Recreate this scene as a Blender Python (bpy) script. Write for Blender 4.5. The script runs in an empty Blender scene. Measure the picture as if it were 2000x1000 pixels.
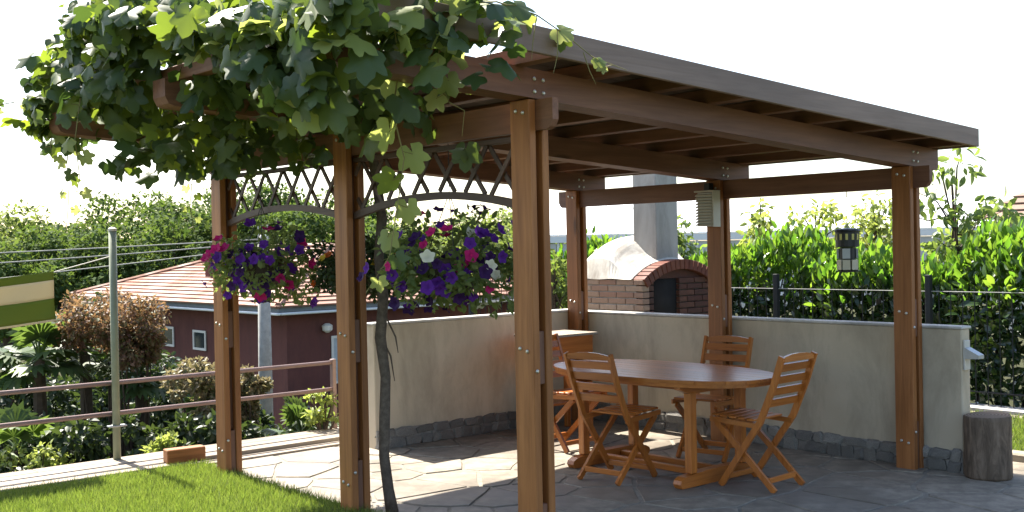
import bpy, math, random
import numpy as np
from mathutils import Matrix, Vector

# ------------------------------------------------------------------ camera
scene = bpy.context.scene
YAW, PITCH, ROLL = 0.860668, 0.007728, -0.020096
CAM = np.array([-3.7817, -4.2469, 1.65])
_F = np.array([math.cos(YAW), math.sin(YAW), 0.0]); _R = np.array([math.sin(YAW), -math.cos(YAW), 0.0]); _U = np.array([0, 0, 1.0])
_F2 = _F*math.cos(PITCH) - _U*math.sin(PITCH); _U2 = _U*math.cos(PITCH) + _F*math.sin(PITCH)
_c, _s = math.cos(ROLL), math.sin(ROLL)
rt, up = _c*_R + _s*_U2, _c*_U2 - _s*_R
cam_data = bpy.data.cameras.new('camera')
cam = bpy.data.objects.new('camera', cam_data)
scene.collection.objects.link(cam)
cam.matrix_world = Matrix(((rt[0], up[0], -_F2[0], CAM[0]), (rt[1], up[1], -_F2[1], CAM[1]), (rt[2], up[2], -_F2[2], CAM[2]), (0, 0, 0, 1)))
cam_data.sensor_width = 36.0
cam_data.lens = 2204.58/2000*36.0
cam_data.clip_start = 0.05
cam_data.clip_end = 3000
scene.camera = cam
# ------------------------------------------------------------------ sky, sun, exposure
SUN_EL = math.radians(51.0)
SUN_AZ = (0.03, 1.0)            # horizontal direction towards the sun (x, y)
world = bpy.data.worlds.new('World'); scene.world = world; world.use_nodes = True
wn = world.node_tree.nodes; wl = world.node_tree.links; wn.clear()
sky = wn.new('ShaderNodeTexSky'); sky.sky_type = 'NISHITA'; sky.sun_disc = False
sky.sun_elevation = SUN_EL; sky.sun_rotation = math.atan2(SUN_AZ[0], SUN_AZ[1])
sky.air_density = 1.0; sky.dust_density = 1.8; sky.ozone_density = 0.5
bg = wn.new('ShaderNodeBackground'); bg.inputs['Strength'].default_value = 0.095
wo = wn.new('ShaderNodeOutputWorld'); wl.new(sky.outputs[0], bg.inputs[0]); wl.new(bg.outputs[0], wo.inputs[0])
sun_data = bpy.data.lights.new('sun', 'SUN'); sun_data.energy = 5.0; sun_data.angle = math.radians(0.5); sun_data.color = (1.0, 0.94, 0.84)
sun = bpy.data.objects.new('sun', sun_data); scene.collection.objects.link(sun)
_n = math.hypot(*SUN_AZ)
sdir = Vector((SUN_AZ[0]/_n*math.cos(SUN_EL), SUN_AZ[1]/_n*math.cos(SUN_EL), math.sin(SUN_EL)))
sun.rotation_euler = sdir.to_track_quat('Z', 'Y').to_euler()
sun.location = (0, 20, 25)
vs = scene.view_settings
vs.view_transform = 'Standard'; vs.look = 'None'; vs.gamma = 1.0; vs.use_curve_mapping = False; vs.exposure = 2.05
scene.cycles.max_bounces = 8; scene.cycles.diffuse_bounces = 4; scene.cycles.transmission_bounces = 5; scene.cycles.transparent_max_bounces = 8

R = np.random.default_rng(7)
rnd = random.Random(11)
PI = math.pi
COL = scene.collection.objects
# ------------------------------------------------------------------ materials
class NT:
    def __init__(self, name):
        self.m = bpy.data.materials.new(name); self.m.use_nodes = True
        self.t = self.m.node_tree; self.t.nodes.clear()
        self.out = self.t.nodes.new('ShaderNodeOutputMaterial')
    def n(self, kind, **kw):
        nd = self.t.nodes.new(kind)
        for k, v in kw.items():
            if k.startswith('i_'): nd.inputs[k[2:].replace('_', ' ')].default_value = v
            else: setattr(nd, k, v)
        return nd
    def l(self, a, b): self.t.links.new(a, b)
def ramp(nt, fac, stops):
    r = nt.n('ShaderNodeValToRGB'); e = r.color_ramp.elements
    while len(e) < len(stops): e.new(0.5)
    for i, (p, c) in enumerate(stops): e[i].position = p; e[i].color = (*c, 1)
    nt.l(fac, r.inputs[0]); return r.outputs[0]
def coords(nt, scale=(1, 1, 1), kind='Object'):
    tc = nt.n('ShaderNodeTexCoord'); mp = nt.n('ShaderNodeMapping'); mp.inputs['Scale'].default_value = scale
    nt.l(tc.outputs[kind], mp.inputs[0]); return mp.outputs[0]
def noise(nt, vec, scale, detail=4, rough=0.6, dist=0.0):
    n = nt.n('ShaderNodeTexNoise'); n.inputs['Scale'].default_value = scale; n.inputs['Detail'].default_value = detail
    n.inputs['Roughness'].default_value = rough; n.inputs['Distortion'].default_value = dist
    nt.l(vec, n.inputs['Vector']); return n.outputs['Fac']
def rand_out(nt):
    a = nt.n('ShaderNodeObjectInfo'); g = nt.n('ShaderNodeNewGeometry'); m = nt.n('ShaderNodeMath', operation='ADD'); f = nt.n('ShaderNodeMath', operation='FRACT')
    nt.l(a.outputs['Random'], m.inputs[0]); nt.l(g.outputs['Random Per Island'], m.inputs[1]); nt.l(m.outputs[0], f.inputs[0]); return f.outputs[0]
def mixc(nt, fac, a, b, mode='MIX'):
    m = nt.n('ShaderNodeMix', data_type='RGBA', blend_type=mode)
    if isinstance(fac, float): m.inputs[0].default_value = fac
    else: nt.l(fac, m.inputs[0])
    for s, v in ((6, a), (7, b)):
        if isinstance(v, tuple): m.inputs[s].default_value = (*v, 1)
        else: nt.l(v, m.inputs[s])
    return m.outputs[2]
def finish(nt, col, rough=0.6, spec=0.3, bump=None, bstr=0.3, bdist=0.01, metal=0.0, coat=0.0):
    p = nt.n('ShaderNodeBsdfPrincipled')
    if isinstance(col, tuple): p.inputs['Base Color'].default_value = (*col, 1)
    else: nt.l(col, p.inputs['Base Color'])
    if isinstance(rough, float): p.inputs['Roughness'].default_value = rough
    else: nt.l(rough, p.inputs['Roughness'])
    p.inputs['Specular IOR Level'].default_value = spec; p.inputs['Metallic'].default_value = metal; p.inputs['Coat Weight'].default_value = coat
    if bump is not None:
        b = nt.n('ShaderNodeBump'); b.inputs['Strength'].default_value = bstr; b.inputs['Distance'].default_value = bdist
        nt.l(bump, b.inputs['Height']); nt.l(b.outputs[0], p.inputs['Normal'])
    nt.l(p.outputs[0], nt.out.inputs[0]); return nt.m
def wood(name, dark, light, axis='x', grain=26.0, rough=0.5, spec=0.35, knots=True, weather=0.0):
    nt = NT(name); sc = {'x': (0.06, 1, 1), 'y': (1, 0.06, 1), 'z': (1, 1, 0.06)}[axis]
    v = coords(nt, sc); oi = nt.n('ShaderNodeObjectInfo')
    off = nt.n('ShaderNodeVectorMath', operation='ADD'); cmb = nt.n('ShaderNodeCombineXYZ')
    mul = nt.n('ShaderNodeMath', operation='MULTIPLY'); mul.inputs[1].default_value = 37.0
    nt.l(oi.outputs['Random'], mul.inputs[0])
    for i in range(3): nt.l(mul.outputs[0], cmb.inputs[i])
    nt.l(v, off.inputs[0]); nt.l(cmb.outputs[0], off.inputs[1]); v = off.outputs[0]
    g = noise(nt, v, grain, 6, 0.65, 0.6)
    c = ramp(nt, g, [(0.3, dark), (0.72, light)])
    v2 = coords(nt, {'x': (0.25, 1, 1), 'y': (1, 0.25, 1), 'z': (1, 1, 0.25)}[axis])
    big = noise(nt, v2, 3.0, 3)
    c = mixc(nt, ramp(nt, big, [(0.35, (0, 0, 0)), (0.7, (0.55,)*3)]), c, tuple(x*0.55 for x in dark))
    if knots:
        k = nt.n('ShaderNodeTexVoronoi'); k.inputs['Scale'].default_value = 3.2; nt.l(v2, k.inputs['Vector'])
        c = mixc(nt, ramp(nt, k.outputs['Distance'], [(0.04, (0.7,)*3), (0.09, (0, 0, 0))]), c, tuple(x*0.25 for x in dark))
    if weather: c = mixc(nt, ramp(nt, noise(nt, v2, 7.0, 5), [(0.4, (0, 0, 0)), (0.8, (weather,)*3)]), c, (0.33, 0.31, 0.28))
    hue = mixc(nt, oi.outputs['Random'], (0.86, 0.84, 0.82), (1.12, 1.1, 1.08))
    c = mixc(nt, 1.0, c, hue, 'MULTIPLY')
    return finish(nt, c, rough, spec, g, 0.25, 0.004)
def plain(name, col, rough=0.5, spec=0.3, var=0.18, scale=9.0, metal=0.0, bstr=0.15):
    nt = NT(name); v = coords(nt); n = noise(nt, v, scale, 6)
    c = ramp(nt, n, [(0.25, tuple(x*(1-var) for x in col)), (0.75, tuple(min(1, x*(1+var)) for x in col))])
    return finish(nt, c, rough, spec, n, bstr, 0.004, metal)
def leafmat(name, cols, trans, tfac=0.42, rough=0.42, spec=0.35):
    nt = NT(name); r = rand_out(nt)
    c = ramp(nt, r, [(i/(len(cols)-1), k) for i, k in enumerate(cols)])
    t = ramp(nt, r, [(i/(len(trans)-1), k) for i, k in enumerate(trans)])
    p = nt.n('ShaderNodeBsdfPrincipled'); nt.l(c, p.inputs['Base Color']); p.inputs['Roughness'].default_value = rough; p.inputs['Specular IOR Level'].default_value = spec
    tr = nt.n('ShaderNodeBsdfTranslucent'); nt.l(t, tr.inputs['Color'])
    mx = nt.n('ShaderNodeMixShader'); mx.inputs[0].default_value = tfac
    nt.l(p.outputs[0], mx.inputs[1]); nt.l(tr.outputs[0], mx.inputs[2]); nt.l(mx.outputs[0], nt.out.inputs[0]); return nt.m

M = {}
for ax in 'xyz':
    M['post_'+ax] = wood('stained_post_wood_'+ax, (0.23, 0.080, 0.020), (0.45, 0.185, 0.058), ax)
    M['beam_'+ax] = wood('stained_beam_wood_'+ax, (0.14, 0.062, 0.038), (0.25, 0.118, 0.072), ax)
    M['fascia_'+ax] = wood('glare_paled_fascia_wood_'+ax, (0.18, 0.118, 0.09), (0.27, 0.19, 0.15), ax, knots=False)  # paler grey tone: veiling glare is put into the wood colour
    M['teak_'+ax] = wood('oiled_teak_'+ax, (0.31, 0.088, 0.013), (0.56, 0.195, 0.038), ax, 40, 0.30, 0.5, knots=False)
    M['deck_'+ax] = wood('grey_deck_wood_'+ax, (0.22, 0.18, 0.14), (0.42, 0.37, 0.30), ax, 20, 0.75, 0.15)
    M['lath_'+ax] = wood('dark_lattice_wood_'+ax, (0.05, 0.03, 0.022), (0.11, 0.062, 0.045), ax, knots=False)
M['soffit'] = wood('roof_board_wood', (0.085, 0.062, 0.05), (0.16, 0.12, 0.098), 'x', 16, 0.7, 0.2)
M['bolt'] = plain('zinc_bolt', (0.55, 0.53, 0.48), 0.35, 0.5, 0.1, 30, 0.8)
M['black_metal'] = plain('black_painted_metal', (0.018, 0.019, 0.02), 0.45, 0.4)
M['fence_metal'] = plain('dark_fence_metal', (0.022, 0.024, 0.026), 0.7, 0.2)
M['rail_metal'] = plain('brown_rail_paint', (0.20, 0.135, 0.12), 0.45, 0.4)
M['green_metal'] = plain('green_post_paint', (0.20, 0.22, 0.15), 0.5, 0.35)
M['grey_metal'] = plain('galvanised_metal', (0.42, 0.43, 0.43), 0.4, 0.5, 0.12, 20, 0.5)
M['white_plastic'] = plain('offwhite_plastic', (0.50, 0.47, 0.41), 0.5, 0.3, 0.08)
M['concrete'] = plain('pole_concrete', (0.30, 0.30, 0.28), 0.85, 0.2, 0.25, 14)
def plaster(name, a, b, stain):
    nt = NT(name); v = coords(nt); n1 = noise(nt, v, 1.6, 5, 0.55); n2 = noise(nt, v, 55, 5)
    c = ramp(nt, n1, [(0.3, a), (0.7, b)]); v3 = coords(nt, (1, 1, 0.35)); n3 = noise(nt, v3, 3.2, 6, 0.7, 0.4)
    c = mixc(nt, ramp(nt, n3, [(0.44, (0, 0, 0)), (0.66, (0.85,)*3)]), c, stain)
    return finish(nt, c, 0.9, 0.15, n2, 0.3, 0.004)
M['plaster'] = plaster('beige_wall_plaster', (0.45, 0.375, 0.27), (0.53, 0.45, 0.335), (0.35, 0.295, 0.215))
M['coping'] = plaster('cement_coping', (0.46, 0.44, 0.40), (0.56, 0.54, 0.50), (0.30, 0.29, 0.27))
M['dome'] = plaster('whitewashed_dome_render', (0.58, 0.54, 0.46), (0.70, 0.67, 0.60), (0.30, 0.25, 0.20))
M['chimney'] = plaster('grey_cement_render', (0.34, 0.315, 0.28), (0.43, 0.40, 0.36), (0.24, 0.22, 0.195))
M['mortar'] = plaster('brick_mortar', (0.26, 0.24, 0.21), (0.33, 0.31, 0.28), (0.17, 0.16, 0.15))
M['house_wall'] = plaster('maroon_house_render', (0.115, 0.046, 0.040), (0.135, 0.056, 0.047), (0.095, 0.042, 0.038))
def randmat(name, cols, rough=0.8, spec=0.2, ns=9.0, dirt=(0.1, 0.1, 0.09), dirtamt=0.5, bstr=0.4):
    nt = NT(name); r = rand_out(nt); c = ramp(nt, r, [(i/(len(cols)-1), k) for i, k in enumerate(cols)])
    v = coords(nt); n = noise(nt, v, ns, 6, 0.65)
    geo = nt.n('ShaderNodeNewGeometry'); big = noise(nt, geo.outputs['Position'], 0.9, 5, 0.6, 0.5)
    c = mixc(nt, ramp(nt, n, [(0.38, (dirtamt,)*3), (0.66, (0, 0, 0))]), c, dirt)
    c = mixc(nt, ramp(nt, big, [(0.42, (dirtamt*0.9,)*3), (0.58, (0, 0, 0))]), c, dirt)
    rr = ramp(nt, big, [(0.42, (max(0.2, rough-0.3),)*3), (0.6, (rough,)*3)])
    return finish(nt, c, rr, spec, n, bstr, 0.008)
M['flag'] = randmat('patio_flagstone', [(0.25, 0.215, 0.165), (0.31, 0.27, 0.21), (0.27, 0.235, 0.185), (0.34, 0.295, 0.225), (0.26, 0.215, 0.16)], 0.78, 0.3, 7.0, (0.12, 0.10, 0.078), 0.75)
M['joint'] = plain('patio_mortar', (0.22, 0.20, 0.165), 0.95, 0.1, 0.3, 18)
M['plinth'] = randmat('plinth_stone', [(0.15, 0.14, 0.125), (0.27, 0.255, 0.225), (0.19, 0.18, 0.165), (0.38, 0.36, 0.32), (0.22, 0.20, 0.17)], 0.9, 0.15, 18, (0.08, 0.074, 0.066), 0.6, 0.8)
M['edging'] = randmat('edging_stone', [(0.30, 0.25, 0.19), (0.38, 0.33, 0.26), (0.26, 0.22, 0.18)], 0.9, 0.15, 12, (0.14, 0.12, 0.09), 0.5)
M['brick'] = randmat('oven_brick', [(0.34, 0.20, 0.13), (0.42, 0.29, 0.20), (0.30, 0.16, 0.11), (0.46, 0.33, 0.24)], 0.9, 0.15, 22, (0.20, 0.14, 0.11), 0.4)
M['arch_brick'] = randmat('arch_brick', [(0.18, 0.06, 0.038), (0.14, 0.05, 0.034), (0.21, 0.08, 0.05)], 0.9, 0.15, 22, (0.10, 0.05, 0.04), 0.4)
M['dark_brick'] = randmat('shaded_front_brick', [(0.14, 0.055, 0.04), (0.10, 0.045, 0.036), (0.17, 0.075, 0.05)], 0.9, 0.15, 22, (0.05, 0.035, 0.03), 0.5)  # darker than the side brick: the front's shade is put into the colour
M['soot_shade'] = plain('sooty_shaded_mouth', (0.03, 0.026, 0.024), 0.95, 0.1)  # soot, with the shade of the recess painted into the colour
M['bark'] = randmat('tree_bark', [(0.085, 0.062, 0.045), (0.12, 0.09, 0.066)], 0.95, 0.1, 16, (0.035, 0.028, 0.022), 0.6, 0.8)
M['vine_bark'] = randmat('vine_bark', [(0.13, 0.10, 0.075), (0.17, 0.13, 0.10)], 0.95, 0.1, 30, (0.05, 0.038, 0.03), 0.6, 0.8)
M['stem'] = plain('green_shoot', (0.20, 0.17, 0.06), 0.6, 0.3)
nt = NT('log_bark'); v = coords(nt, (1, 1, 0.22)); g = noise(nt, v, 17, 6, 0.7, 0.8)
M['log'] = finish(nt, ramp(nt, g, [(0.32, (0.06, 0.045, 0.034)), (0.55, (0.16, 0.118, 0.085)), (0.78, (0.27, 0.205, 0.155))]), 0.9, 0.15, g, 0.9, 0.02)
nt = NT('log_end'); v = coords(nt); w = nt.n('ShaderNodeTexWave', wave_type='RINGS', rings_direction='Z'); w.inputs['Scale'].default_value = 14; w.inputs['Distortion'].default_value = 1.5; nt.l(v, w.inputs[0])
M['log_end'] = finish(nt, ramp(nt, w.outputs['Fac'], [(0.1, (0.16, 0.11, 0.075)), (0.9, (0.28, 0.20, 0.14))]), 0.9, 0.15, w.outputs['Fac'], 0.3, 0.004)
nt = NT('lawn_soil'); v = coords(nt); n = noise(nt, v, 3.0, 8); n2 = noise(nt, v, 40, 4)
M['lawn'] = finish(nt, mixc(nt, n2, ramp(nt, n, [(0.3, (0.05, 0.085, 0.018)), (0.7, (0.09, 0.13, 0.03))]), (0.06, 0.05, 0.025)), 0.95, 0.1, n2, 0.8, 0.03)
nt = NT('terrain_grass'); v = coords(nt); n = noise(nt, v, 0.25, 8); n2 = noise(nt, v, 6, 6)
M['terrain'] = finish(nt, mixc(nt, n2, ramp(nt, n, [(0.3, (0.03, 0.042, 0.014)), (0.7, (0.05, 0.062, 0.024))]), (0.035, 0.028, 0.018)), 0.95, 0.1, n2, 0.7, 0.1)
M['grass'] = leafmat('grass_blade', [(0.05, 0.10, 0.015), (0.09, 0.15, 0.022), (0.15, 0.18, 0.045), (0.20, 0.19, 0.08), (0.07, 0.12, 0.02)], [(0.16, 0.26, 0.025), (0.26, 0.34, 0.05), (0.2, 0.28, 0.03)], 0.40, 0.5, 0.25)
M['vine_leaf'] = leafmat('grape_leaf', [(0.05, 0.085, 0.03), (0.07, 0.105, 0.04), (0.10, 0.14, 0.04), (0.06, 0.095, 0.035)], [(0.05, 0.09, 0.015), (0.08, 0.13, 0.02), (0.34, 0.44, 0.03), (0.10, 0.15, 0.02), (0.06, 0.10, 0.02)], 0.42, 0.45, 0.45)
M['vine_leaf_young'] = leafmat('young_grape_leaf', [(0.15, 0.20, 0.06), (0.19, 0.24, 0.08), (0.22, 0.25, 0.10)], [(0.45, 0.52, 0.10), (0.52, 0.56, 0.16)], 0.45, 0.5, 0.35)
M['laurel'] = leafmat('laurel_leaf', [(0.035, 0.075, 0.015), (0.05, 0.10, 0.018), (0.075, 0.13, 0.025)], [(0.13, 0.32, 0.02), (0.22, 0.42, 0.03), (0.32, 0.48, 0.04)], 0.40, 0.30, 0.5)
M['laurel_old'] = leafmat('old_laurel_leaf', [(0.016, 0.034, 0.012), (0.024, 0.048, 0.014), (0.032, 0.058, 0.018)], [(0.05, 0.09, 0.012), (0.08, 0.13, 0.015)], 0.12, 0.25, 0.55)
M['forest'] = leafmat('forest_leaf', [(0.035, 0.066, 0.022), (0.055, 0.09, 0.026), (0.085, 0.12, 0.035)], [(0.10, 0.17, 0.025), (0.17, 0.24, 0.04)], 0.3, 0.85, 0.1)
M['forest_light'] = leafmat('light_forest_leaf', [(0.07, 0.10, 0.03), (0.11, 0.145, 0.045), (0.14, 0.17, 0.06)], [(0.2, 0.27, 0.045), (0.27, 0.34, 0.07)], 0.35, 0.85, 0.1)
M['shrub_dark'] = leafmat('dark_shrub_leaf', [(0.018, 0.032, 0.014), (0.028, 0.046, 0.018), (0.04, 0.06, 0.022)], [(0.06, 0.10, 0.02), (0.11, 0.16, 0.03)], 0.22, 0.5, 0.3)
M['shrub_red'] = leafmat('reddish_shrub_leaf', [(0.12, 0.06, 0.04), (0.17, 0.10, 0.065), (0.10, 0.09, 0.035), (0.07, 0.085, 0.025)], [(0.3, 0.17, 0.08), (0.36, 0.22, 0.1)], 0.3, 0.55, 0.25)
M['shrub_tan'] = leafmat('tan_shrub_leaf', [(0.14, 0.105, 0.06), (0.18, 0.145, 0.085), (0.11, 0.11, 0.045), (0.06, 0.085, 0.025)], [(0.3, 0.25, 0.12), (0.36, 0.3, 0.14)], 0.3, 0.55, 0.25)
M['shrub_yellow'] = leafmat('yellow_green_leaf', [(0.14, 0.19, 0.04), (0.20, 0.25, 0.06), (0.26, 0.28, 0.10)], [(0.4, 0.48, 0.08), (0.46, 0.52, 0.12)], 0.4, 0.5, 0.3)
M['tree_leaf'] = leafmat('fruit_tree_leaf', [(0.05, 0.085, 0.026), (0.075, 0.115, 0.035), (0.10, 0.14, 0.05)], [(0.22, 0.32, 0.05), (0.32, 0.42, 0.08)], 0.4, 0.4, 0.4)
M['palm'] = leafmat('palm_leaf', [(0.03, 0.055, 0.02), (0.05, 0.085, 0.026), (0.075, 0.11, 0.038)], [(0.12, 0.2, 0.03), (0.2, 0.29, 0.05)], 0.3, 0.5, 0.3)
M['petunia_leaf'] = leafmat('petunia_leaf', [(0.07, 0.11, 0.035), (0.10, 0.145, 0.05), (0.13, 0.16, 0.06)], [(0.26, 0.34, 0.07), (0.34, 0.4, 0.1)], 0.35, 0.6, 0.2)
def petal(name, c): return leafmat(name, [tuple(x*0.8 for x in c), c, tuple(min(1, x*1.15) for x in c)], [c, tuple(min(1, x*1.3) for x in c)], 0.35, 0.6, 0.15)
M['petal_purple'] = petal('purple_petal', (0.105, 0.022, 0.26)); M['petal_dark'] = petal('dark_violet_petal', (0.042, 0.014, 0.085))
M['petal_magenta'] = petal('magenta_petal', (0.52, 0.018, 0.16)); M['petal_white'] = petal('cream_petal', (0.68, 0.66, 0.52))
M['petal_orange'] = petal('orange_petal', (0.62, 0.12, 0.02)); M['petal_yellow'] = petal('yellow_petal', (0.62, 0.42, 0.04))
M['tile'] = randmat('terracotta_tile', [(0.20, 0.088, 0.054), (0.24, 0.115, 0.073), (0.175, 0.078, 0.05)], 0.85, 0.2, 3.0, (0.20, 0.12, 0.09), 0.4)
M['tile_brown'] = randmat('brown_tile', [(0.17, 0.115, 0.085), (0.22, 0.15, 0.11)], 0.85, 0.2, 3.0, (0.16, 0.11, 0.09), 0.4)
M['gutter'] = plain('pale_gutter', (0.60, 0.62, 0.62), 0.5, 0.4, 0.05); M['gutter_dark'] = plain('grey_fascia', (0.13, 0.15, 0.16), 0.5, 0.3)
M['frame_white'] = plain('white_window_frame', (0.62, 0.60, 0.56), 0.5, 0.3, 0.05)
M['shutter'] = plain('pale_shutter', (0.38, 0.42, 0.45), 0.6, 0.3, 0.1)
nt = NT('window_glass'); p = finish(nt, (0.03, 0.04, 0.045), 0.08, 0.6); M['glass'] = p
M['green_sheet'] = plain('white_greenhouse_sheet', (0.78, 0.79, 0.78), 0.35, 0.4, 0.04)
M['pot'] = plain('brown_pot', (0.07, 0.05, 0.035), 0.6, 0.3)
M['beige_panel'] = plain('frosted_panel', (0.52, 0.48, 0.36), 0.4, 0.4, 0.06)
M['grey_panel'] = plain('grey_panel', (0.40, 0.42, 0.42), 0.35, 0.4, 0.08)
M['slot'] = plain('yellow_slot', (0.55, 0.50, 0.16), 0.5, 0.3, 0.05)
def cloth(name, c):
    nt = NT(name); v = coords(nt); n = noise(nt, v, 260, 3)
    p = nt.n('ShaderNodeBsdfPrincipled'); p.inputs['Base Color'].default_value = (*c, 1); p.inputs['Roughness'].default_value = 0.9; p.inputs['Specular IOR Level'].default_value = 0.1
    b = nt.n('ShaderNodeBump'); b.inputs['Strength'].default_value = 0.3; b.inputs['Distance'].default_value = 0.002; nt.l(n, b.inputs['Height']); nt.l(b.outputs[0], p.inputs['Normal'])
    t = nt.n('ShaderNodeBsdfTranslucent'); t.inputs[0].default_value = (*c, 1); mx = nt.n('ShaderNodeMixShader'); mx.inputs[0].default_value = 0.35
    nt.l(p.outputs[0], mx.inputs[1]); nt.l(t.outputs[0], mx.inputs[2]); nt.l(mx.outputs[0], nt.out.inputs[0]); return nt.m
M['cloth_green'] = cloth('green_cloth', (0.15, 0.19, 0.045)); M['cloth_cream'] = cloth('cream_cloth', (0.50, 0.45, 0.33))

# ------------------------------------------------------------------ mesh helpers
class MB:
    """collects boxes, bars and tubes into one mesh"""
    def __init__(self): self.v = []; self.f = []
    def add(self, vs_, fs_):
        o = len(self.v); self.v += [tuple(map(float, a)) for a in vs_]; self.f += [tuple(i+o for i in f) for f in fs_]; return self
    def box(self, x0, x1, y0, y1, z0, z1, b=0.0, shear=None):
        if b <= 0:
            vs_ = [(x, y, z) for x in (x0, x1) for y in (y0, y1) for z in (z0, z1)]
            fs_ = [(0, 1, 3, 2), (4, 6, 7, 5), (0, 4, 5, 1), (2, 3, 7, 6), (0, 2, 6, 4), (1, 5, 7, 3)]
        else:
            vs_ = []; idx = {}
            X, Y, Z = (x0, x1), (y0, y1), (z0, z1)
            for i in (0, 1):
                for j in (0, 1):
                    for k in (0, 1):
                        sx, sy, sz = (1-2*i)*b, (1-2*j)*b, (1-2*k)*b
                        for a, d in enumerate(((0, sy, sz), (sx, 0, sz), (sx, sy, 0))):
                            idx[i, j, k, a] = len(vs_); vs_.append((X[i]+d[0], Y[j]+d[1], Z[k]+d[2]))
            fs_ = []
            q = ((0, 0), (1, 0), (1, 1), (0, 1))
            for i in (0, 1):
                fs_.append([idx[i, a, c, 0] for a, c in (q if i else q[::-1])])
                fs_.append([idx[a, i, c, 1] for a, c in (q[::-1] if i else q)])
                fs_.append([idx[a, c, i, 2] for a, c in (q if i else q[::-1])])
            for i in (0, 1):
                for j in (0, 1):
                    e = [idx[i, j, 0, 0], idx[i, j, 0, 1], idx[i, j, 1, 1], idx[i, j, 1, 0]]; fs_.append(e if i == j else e[::-1])
                    e = [idx[i, 0, j, 0], idx[i, 1, j, 0], idx[i, 1, j, 2], idx[i, 0, j, 2]]; fs_.append(e if i == j else e[::-1])
                    e = [idx[0, i, j, 1], idx[0, i, j, 2], idx[1, i, j, 2], idx[1, i, j, 1]]; fs_.append(e if i == j else e[::-1])
                    for k in (0, 1):
                        t = [idx[i, j, k, a] for a in range(3)]; fs_.append(t if (i+j+k) % 2 else t[::-1])
        if shear: vs_ = [(x, y, z+shear*x) for x, y, z in vs_]
        return self.add(vs_, fs_)
    def prism(self, poly, axis, a0, a1, b=0.0):
        """extrude a 2-D polygon along an axis: 'x' -> (y,z), 'y' -> (x,z), 'z' -> (x,y)"""
        n = len(poly); P = {'x': lambda p, a: (a, p[0], p[1]), 'y': lambda p, a: (p[0], a, p[1]), 'z': lambda p, a: (p[0], p[1], a)}[axis]
        rings = [[P(p, a0) for p in poly], [P(p, a1) for p in poly]]
        if b:
            c = np.mean(np.array(poly), 0); q = [tuple(np.array(p)+(c-np.array(p))/max(1e-6, np.linalg.norm(c-np.array(p)))*b) for p in poly]
            s = 1 if a1 > a0 else -1
            rings = [rings[0], [P(p, a1-b*s) for p in poly], [P(p, a1) for p in q]]
        vs_ = sum(rings, []); fs_ = [tuple(range(n))[::-1], tuple(range((len(rings)-1)*n, len(rings)*n))]
        for k in range(len(rings)-1):
            fs_ += [(k*n+i, k*n+(i+1) % n, (k+1)*n+(i+1) % n, (k+1)*n+i) for i in range(n)]
        return self.add(vs_, fs_)
    def tube(self, pts, rad, n=8, cap=True):
        pts = [np.array(p, float) for p in pts]; rad = rad if hasattr(rad, '__len__') else [rad]*len(pts)
        vs_ = []; ref = np.array((0.31, 0.17, 0.93))
        for i, p in enumerate(pts):
            d = pts[min(i+1, len(pts)-1)]-pts[max(i-1, 0)]; d = d/(np.linalg.norm(d)+1e-9)
            r_ = ref if abs(d @ ref) < 0.9 else np.array((1., 0, 0))
            a = np.cross(d, r_); a /= np.linalg.norm(a); b = np.cross(d, a)
            vs_ += [p+rad[i]*(a*math.cos(t)+b*math.sin(t)) for t in np.arange(n)*2*PI/n]
        fs_ = [(k*n+i, k*n+(i+1) % n, (k+1)*n+(i+1) % n, (k+1)*n+i) for k in range(len(pts)-1) for i in range(n)]
        if cap: fs_ += [tuple(range(n))[::-1], tuple(range((len(pts)-1)*n, len(pts)*n))]
        return self.add(vs_, fs_)
    def lathe(self, prof, n=16, c=(0, 0)):
        vs_ = [(c[0]+r*math.cos(t), c[1]+r*math.sin(t), z) for r, z in prof for t in np.arange(n)*2*PI/n]
        fs_ = [(k*n+i, k*n+(i+1) % n, (k+1)*n+(i+1) % n, (k+1)*n+i) for k in range(len(prof)-1) for i in range(n)]
        fs_ += [tuple(range(n))[::-1], tuple(range((len(prof)-1)*n, len(prof)*n))]
        return self.add(vs_, fs_)
    def strip(self, pts, w, x0, x1):
        """bar of width w that follows (y,z) points, extruded from x0 to x1"""
        P = [np.array(p, float) for p in pts]; L, Rr = [], []
        for i, p in enumerate(P):
            d = P[min(i+1, len(P)-1)]-P[max(i-1, 0)]; d /= np.linalg.norm(d); nn = np.array((-d[1], d[0]))
            L.append(p+nn*w/2); Rr.append(p-nn*w/2)
        n = len(P); vs_ = [(x, q[0], q[1]) for x in (x0, x1) for q in L+Rr]; m = 2*n; fs_ = []
        for i in range(n-1):
            fs_ += [(i, i+1, n+i+1, n+i), (m+i, m+n+i, m+n+i+1, m+i+1), (i, m+i, m+i+1, i+1), (n+i, n+i+1, m+n+i+1, m+n+i)]
        fs_ += [(0, n, m+n, m), (n-1, m+n-1, m+2*n-1, 2*n-1)]
        return self.add(vs_, fs_)
    def mesh(self, name, mat=None, smooth=False):
        me = bpy.data.meshes.new(name); me.from_pydata(self.v, [], self.f); me.update()
        if mat is not None: me.materials.append(M[mat])
        if smooth: me.polygons.foreach_set('use_smooth', [True]*len(me.polygons))
        return me
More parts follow.
